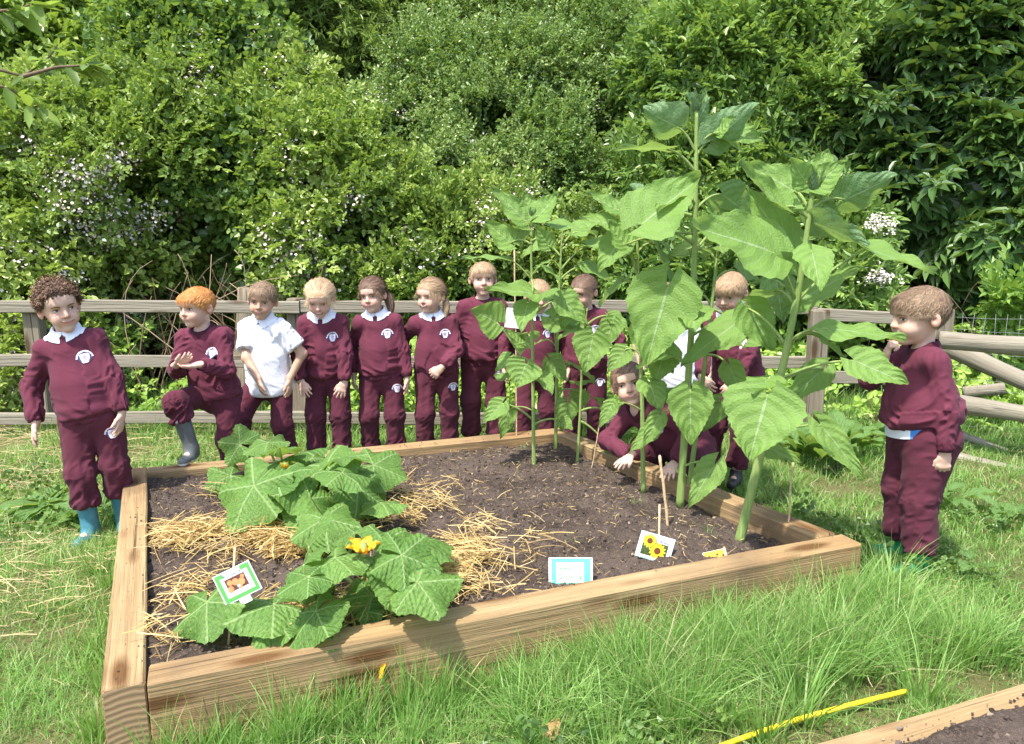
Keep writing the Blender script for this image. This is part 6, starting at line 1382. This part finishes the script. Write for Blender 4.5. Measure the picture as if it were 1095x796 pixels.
    if collar:
        g = G()
        for sg_ in (-1, 1):
            rows = []
            for i, a in enumerate(np.linspace(.006, 1.0, 22)):
                ang = PI/2-sg_*a*PI; dr = side*math.cos(ang)+fwd*math.sin(ang); fr = math.sin(ang)   # 1 front, -1 back
                o_ = nb+up*(.034-.030*max(0, fr)+.012*max(0, -fr)); w_ = .036*(1.0 if a > .3 else .75+.9*(.3-a)); rw = []
                for s_, (ro, uo) in enumerate(((.043, .0), (.047, .008), (.054, .006), (.062, -.006), (.062+w_*.22, -.38*w_), (.062+w_*.40, -.7*w_), (.062+w_*.55, -1.0*w_))):
                    rw.append(o_+dr*ro+up*uo+side*(sg_*.012*(1-a)**2 if s_ > 3 else 0))
                rows.append(rw)
            rows = np.array(rows)
            for i in range(rows.shape[0]):
                for s_ in range(3, 7):
                    for _ in range(2):
                        p0 = rows[i, s_]; hit = bv.find_nearest(Vector(p0)); n_ = np.array(hit[1]); q0 = np.array(hit[0]); dd = np.dot(p0-q0, n_); rows[i, s_] = p0+n_*(.0075-.0005*s_-dd) if dd < .007 or s_ >= 4 else p0
            g.grid(rows)
        g.build('collar', CM['white'], root if top == 'sweat' else topo)
    def mkbadge(parent, bvh, c, ax, up_, nrmv, size):
        size = size*1.32; n = 26; g = G(); u = np.linspace(-1, 1, n); P = np.zeros((n, n, 3)); ok = True
        ax = nrm(ax); up_ = nrm(up_)
        for i in range(n):
            for j in range(n):
                o_ = c+ax*u[i]*size+up_*u[j]*size+nrmv*.10; h_ = onto(bvh, o_, -nrmv, .0022); P[i, j] = h_ if h_ is not None else c
        i, j = np.meshgrid(np.arange(n-1), np.arange(n-1), indexing='ij'); i = i.ravel(); j = j.ravel(); F_ = np.stack([i*n+j, (i+1)*n+j, (i+1)*n+j+1, i*n+j+1], 1)
        x = (i+.5)/(n-1)*2-1; y = (j+.5)/(n-1)*2-1; rr = np.hypot(x, y+.05); m = np.full(len(x), -1); arc = (rr > .78) & (rr < .98) & (y > -.02); m[arc] = 1
        sh = (np.abs(x) < .50*(1-np.clip(-y-.1, 0, 1)*.7)) & (y < .52) & (y > -.72); ringp = (rr < .70) & ~sh; m[ringp] = 0; m[sh] = 1; m[sh & (((np.abs(x) < .12) & (np.abs(y) < .35)) | ((np.abs(y-.1) < .08) & (np.abs(x) < .34)) | (rr < .22))] = 2
        m[(rr > .70) & (rr < .78) & (y > -.3)] = 0; k = m >= 0
        used = F_[k]; g.add(P.reshape(-1, 3), used, m[k]); g.build('badge', [CM['badge_p'], CM['badge_w'], CM['badge_l']], parent, smooth=True)
    if badge: mkbadge(topo, bv, T(.066, .05, Ht-.118), side, up, fwd, .026)
    if tbadge:
        c_ = hL+(kL-hL)*.38; ax = nrm(kL-hL); fw = np.array([0, -1., 0]); fw = nrm(fw-ax*np.dot(fw, ax)); sd_ = nrm(np.cross(fw, ax)); sd_ = sd_ if sd_[0] > 0 else -sd_; mkbadge(tro, bt, c_+sd_*.03, sd_, -ax, fw, .024)
    if hemvis:
        g = G(); rows = [[T(0, 0, .060)+side*math.cos(a)*.112*sc+fwd*(math.sin(a)*.100*sc+.010), T(0, 0, .014-.024*max(0, math.sin(a-.5)))+side*math.cos(a)*.114*sc+fwd*(math.sin(a)*.103*sc+.010)] for a in np.linspace(0, 2*PI, 40)]; rows = np.array(rows); rows = rows[:, 0:1]*(1-np.linspace(0, 1, 5)[None, :, None])+rows[:, 1:2]*np.linspace(0, 1, 5)[None, :, None]
        mi = np.array([[1 if (14 < i < 26 and j > 1) or i in (3, 4) else 0 for j in range(4)] for i in range(39)]).ravel(); g.grid(rows, mi=0); g.M = [mi]; g.build('shirt_hem', [CM['white'], CM['blue_print']], root)
    # ---------------- footwear
    kinds = shoes if isinstance(shoes, tuple) else (shoes, shoes)
    for (an, d, dn), kd, kn in zip(fd, kinds, (kR, kL)):
        if kd is None: continue
        lo = an-.16; hi = an+.26; gr = Grid(lo, hi, .005); boot = kd.startswith('boot'); sole = an+dn*.045; gr.add(cone(sole-d*.025+dn*-.008, sole+d*.095, .031, .025, k=.02)); gr.add(cone(an, sole+d*.02, .034, .030, k=.02))
        if boot: gr.add(cone(an-d*.005, an+(kn-an)*booth, .036, .043, k=.02)); ct = an+(kn-an)*booth; dd = nrm(kn-an); gr.cut(lambda P: (P-ct)@dd)
        sc_ = an+dn*.068; gr.cut(lambda P: (P-sc_)@dn); V, F = gr.mesh(); g = G(); z_ = (V-an)@dn; fm = z_[F].mean(1); g.add(V, F, np.where(fm > .054, 1, 0)); g.build('boot' if boot else 'shoe', [CM[kd], CM['boot_sole'] if kd in ('boot_grey', 'boot_blue') else CM['shoe']], root)
        if kd == 'boot_grey': ring('sock_band', an+(kn-an)*(booth+.05), nrm(kn-an), .046, .046, .026, .003, CM['sock'], root); ring('sock_stripe', an+(kn-an)*(booth+.04), nrm(kn-an), .0475, .0475, .006, .003, CM['white'], root)
    return root
def at_(px, Y): return (aty(px, 400, Y)[0], Y, 0)
PEOPLE = []
DN = (0, 0, -1)
def put(*a, **k): PEOPLE.append((a, k))
# 1 curly haired boy, far left
put('curly haired boy at the far left leaning with a hand in his pocket, blue wellingtons', (-1.93, 3.43, 0), R_(12), 1.02, hsc=1.05, cuffh=(.42, .42), booth=.5, lean=(-.07, .02), pelvis=(-.02, 0, .60), hyaw=R_(30), hroll=R_(-10), hpitch=R_(4),
    handR=((-.235, -.03, .565), (-.25, -.1, -1), (1, .2, 0), dict(curl=.25)), handL=((.135, -.075, .595), (-.15, -.25, -1), (-1, .2, 0), dict(curl=.2)), elL=(1, .35, 0), elR=(-.6, .5, 0),
    footR=((-.05, -.06, .07), (-.3, -1, 0)), footL=((.07, .03, .07), (.2, -1, 0)), hkind='curly', hcol='brown', shoes='boot_blue', tbadge=True, seed=3, res=.0036, face=dict(look=(.5, 0), smile=.9, squint=.8), thick=.014, hargs=dict(n=1500), fold=1.1, sm=1.0)
# 2 ginger boy
put('ginger haired boy stepping on the timber in a grey wellington, hands clasped', at_(222, 4.02), R_(-4), 1.0, pelvis=(.01, .06, .57), lean=(-.02, -.06), hyaw=R_(-22), hpitch=R_(6),
    handR=((-.055, -.215, .765), (.75, -.15, .35), (.3, .3, .9), dict(curl=.3)), handL=((.055, -.20, .765), (-.85, -.2, -.1), (0, -.2, 1), dict(curl=.35)), elR=(-.55, .5, -1), elL=(.55, .5, -1), cuffh=(.62, .2), booth=.6,
    footR=((-.035, -.17, .315), (0, -1, -.05)), footL=((.075, .10, .07), (.1, -1, 0)), knR=(-.15, -1, .3), knL=(.0, -1, 0), hkind='short', hcol='ginger', shoes=('boot_grey', 'boot_grey'), collar=False, seed=5, face=dict(look=(-.4, 0), smile=.12, open_=.25, squint=.6), hargs=dict(fringe=.1), res=.004, fold=1.2)
# 3 boy in white polo
put('boy in a white short sleeved polo shirt beside the fence post', at_(288, 4.42), R_(-8), 1.0, pelvis=(.0, .0, .575), lean=(-.0, -.04), hyaw=R_(14), hroll=R_(5), hpitch=R_(8),
    handR=((.03, -.19, .60), (.25, -.25, -1), (.8, .5, 0), dict(curl=.45)), handL=((.15, -.06, .585), (.1, -.25, -1), (-1, .1, 0), dict(curl=.3)), elR=(-1, -.1, -.2), elL=(1, .5, 0),
    footR=((-.12, -.12, .10), (-.3, -1, 0)), footL=((.09, .03, .07), (.2, -1, 0)), knR=(-.6, -1, 0), hkind='short', hcol='mid', skin='tan', top='polo', badge=False, seed=7, face=dict(look=(0, 0), smile=.6, open_=.25, squint=.85), hargs=dict(fringe=.05))
# 4 blonde girl looking down
put('blonde girl looking down with both hands on her thighs', at_(349, 4.55), R_(0), 1.0, pelvis=(.0, .03, .59), lean=(-.0, -.06), hyaw=R_(4), hpitch=R_(26),
    handR=((-.125, -.115, .56), (.35, -.25, -1), (.2, .9, 0), dict(curl=.2, spread=.25)), handL=((.135, -.115, .54), (-.35, -.25, -1), (-.2, .9, 0), dict(curl=.2, spread=.25)), elR=(-1, .25, 0), elL=(1, .25, 0),
    hkind='tied', hcol='blonde', seed=9, face=dict(look=(0, -1), smile=.85, open_=1.0, squint=.8), thick=.015, lock=([(-.03, .085, -.02), (-.055, .08, -.05), (-.07, .06, -.09), (-.07, .05, -.12)], .016, False))
# 5 brown haired girl
put('brown haired girl with wavy hair tied back, head tilted', at_(408, 4.62), R_(2), 1.0, pelvis=(.0, 0, .585), lean=(-.02, 0), hyaw=R_(-14), hroll=R_(-6), hpitch=R_(6),
    handR=((-.17, .02, .565), (-.1, 0, -1), (1, 0, 0), dict(curl=.35)), handL=((.165, -.05, .545), (.05, -.1, -1), (-1, .1, 0), dict(curl=.3)), hkind='tied', hcol='dark', tbadge=True, seed=11, face=dict(look=(.2, 0), smile=.8, open_=.3, squint=.7), thick=.014, tail=(.35, .9, -.3), lock=([(.045, .075, .0), (.072, .07, -.03), (.085, .05, -.09), (.08, .03, -.15)], .024, False))
# 6 fair girl with braid
put('fair haired girl with a braid, one arm bent across her waist', at_(467, 4.68), R_(6), .985, pelvis=(.0, 0, .59), lean=(-.015, 0), hyaw=R_(-34), hpitch=R_(5),
    handR=((-.19, .05, .62), (-.3, 0, -1), (1, 0, 0), dict(curl=.3)), handL=((.03, -.165, .635), (-.75, -.1, -.7), (-.2, .9, -.3), dict(curl=.6)), elL=(1, .3, -.2), hkind='tied', hcol='fair', tbadge=True, seed=13, face=dict(look=(-.6, 0), smile=1.1, open_=.9, squint=.6), thick=.014, tail=(.45, .85, -.25), lock=([(.05, .07, -.02), (.075, .055, -.05), (.085, .03, -.10), (.085, .01, -.15)], .015, True))
# 7 tall boy
put('tall short haired boy standing upright at the end of the row of girls', at_(517, 4.85), R_(0), 1.06, hyaw=R_(6), handR=((-.205, -.04, .56), (0, -.1, -1), (1, 0, 0), dict(curl=.3)), handL=((.19, -.05, .555), (0, -.1, -1), (-1, 0, 0), dict(curl=.3)),
    hkind='short', hcol='fair', collar=False, tbadge=True, seed=15, face=dict(look=(-.3, -.3), smile=.15, squint=.5), hargs=dict(fringe=.10))
# 8 child behind the thin cane
put('child half hidden behind the front left sunflower, white collar showing', at_(573, 4.75), R_(4), .975, hyaw=R_(10), hpitch=R_(12), lean=(0, -.02), hkind='short', hcol='fair', seed=17, face=dict(smile=.3))
# 9 child by the back corner
put('dark haired child behind the shorter sunflower at the back corner', at_(626, 4.78), R_(-12), 1.0, hyaw=R_(-22), hpitch=R_(14), lean=(0, -.02), hkind='tied', hcol='dark', tbadge=True, seed=19, face=dict(smile=.3), collar=False)
# 10 crouching girl
put('smiling girl crouching low behind the bed and peering round a stem', (.87, 3.90, 0), R_(-42), 1.10, pelvis=(.02, .10, .27), neck=(-.12, -.17, .49), hyaw=R_(34), hpitch=R_(-6), hroll=R_(-16),
    handR=((-.08, -.27, .28), (-.1, -.8, -.25), (0, 0, -1), dict(curl=.15, spread=.2)), handL=((.15, -.27, .29), (.1, -.8, -.3), (0, 0, -1), dict(curl=.25, spread=.2)), elR=(-1, .2, .2), elL=(1, .3, .2),
    footR=((-.10, .04, .07), (-.1, -1, 0)), footL=((.14, .06, .07), (.2, -1, 0)), knR=(-.25, -1, .6), knL=(.4, -1, .6), hkind='tied', hcol='dark', seed=21, face=dict(look=(-.2, .2), smile=1.0, open_=.4, squint=.6), collar=False, tail=(.2, .85, -.1))
# 11 child behind the tall sunflowers
put('child bending forward behind the two tallest sunflowers, face hidden by leaves', (1.17, 4.10, 0), R_(-30), 1.03, pelvis=(.05, .08, .62), lean=(-.02, -.10), hyaw=R_(-10), hpitch=R_(20),
    handR=((-.06, -.24, .66), (.5, -.3, -.6), (.2, .9, .1), dict(curl=.4, spread=.2)), handL=((.10, -.25, .60), (-.4, -.4, -.8), (-.2, .9, 0), dict(curl=.3)), elR=(-1, .4, -.2), elL=(1, .5, 0), hkind='short', hcol='fair', seed=23, face=dict(smile=.2), collar=True)
# 13 child in white behind the big leaf
put('child in a white polo shirt almost hidden behind the big heart shaped leaf', (1.01, 4.62, 0), R_(-8), .97, hkind='short', hcol='mid', top='polo', badge=False, seed=25, lean=(-.06, -.05), hyaw=R_(-10), hpitch=R_(18), face=dict(smile=.2))
# 12 boy at the right in profile
put('boy in profile at the right holding a fist to his mouth behind a leaf', (1.70, 3.08, 0), R_(-91), 1.01, hsc=1.16, cuffh=(.12, .12), booth=.3, pelvis=(0, .02, .60), lean=(0, -.035), hyaw=R_(2), hpitch=R_(8), girth=1.30,
    handL=((.175, .02, .545), (0, -.02, -1), (-1, .2, 0), dict(curl=.65, spread=.09)), elL=(1, .55, 0), handR=((-.0, -.165, .915), (.25, .15, .9), (.2, .85, -.3), dict(curl=1.35, spread=0)), elR=(-1, -.5, -1.2),
    footR=((-.09, .01, .07), (-.1, -1, 0)), footL=((.09, -.0, .07), (.15, -1, 0)), hkind='short', hcol='mid', collar=False, badge=False, shoes='boot_green', seed=27, res=.0036, face=dict(look=(0, -.4), smile=.1, squint=.6), fold=.85, thick=.007, hemvis=True, hargs=dict(fringe=.05, n=6000, wild=.004), sm=1.18)
ROOTS = [person(*a, **k) for a, k in PEOPLE]
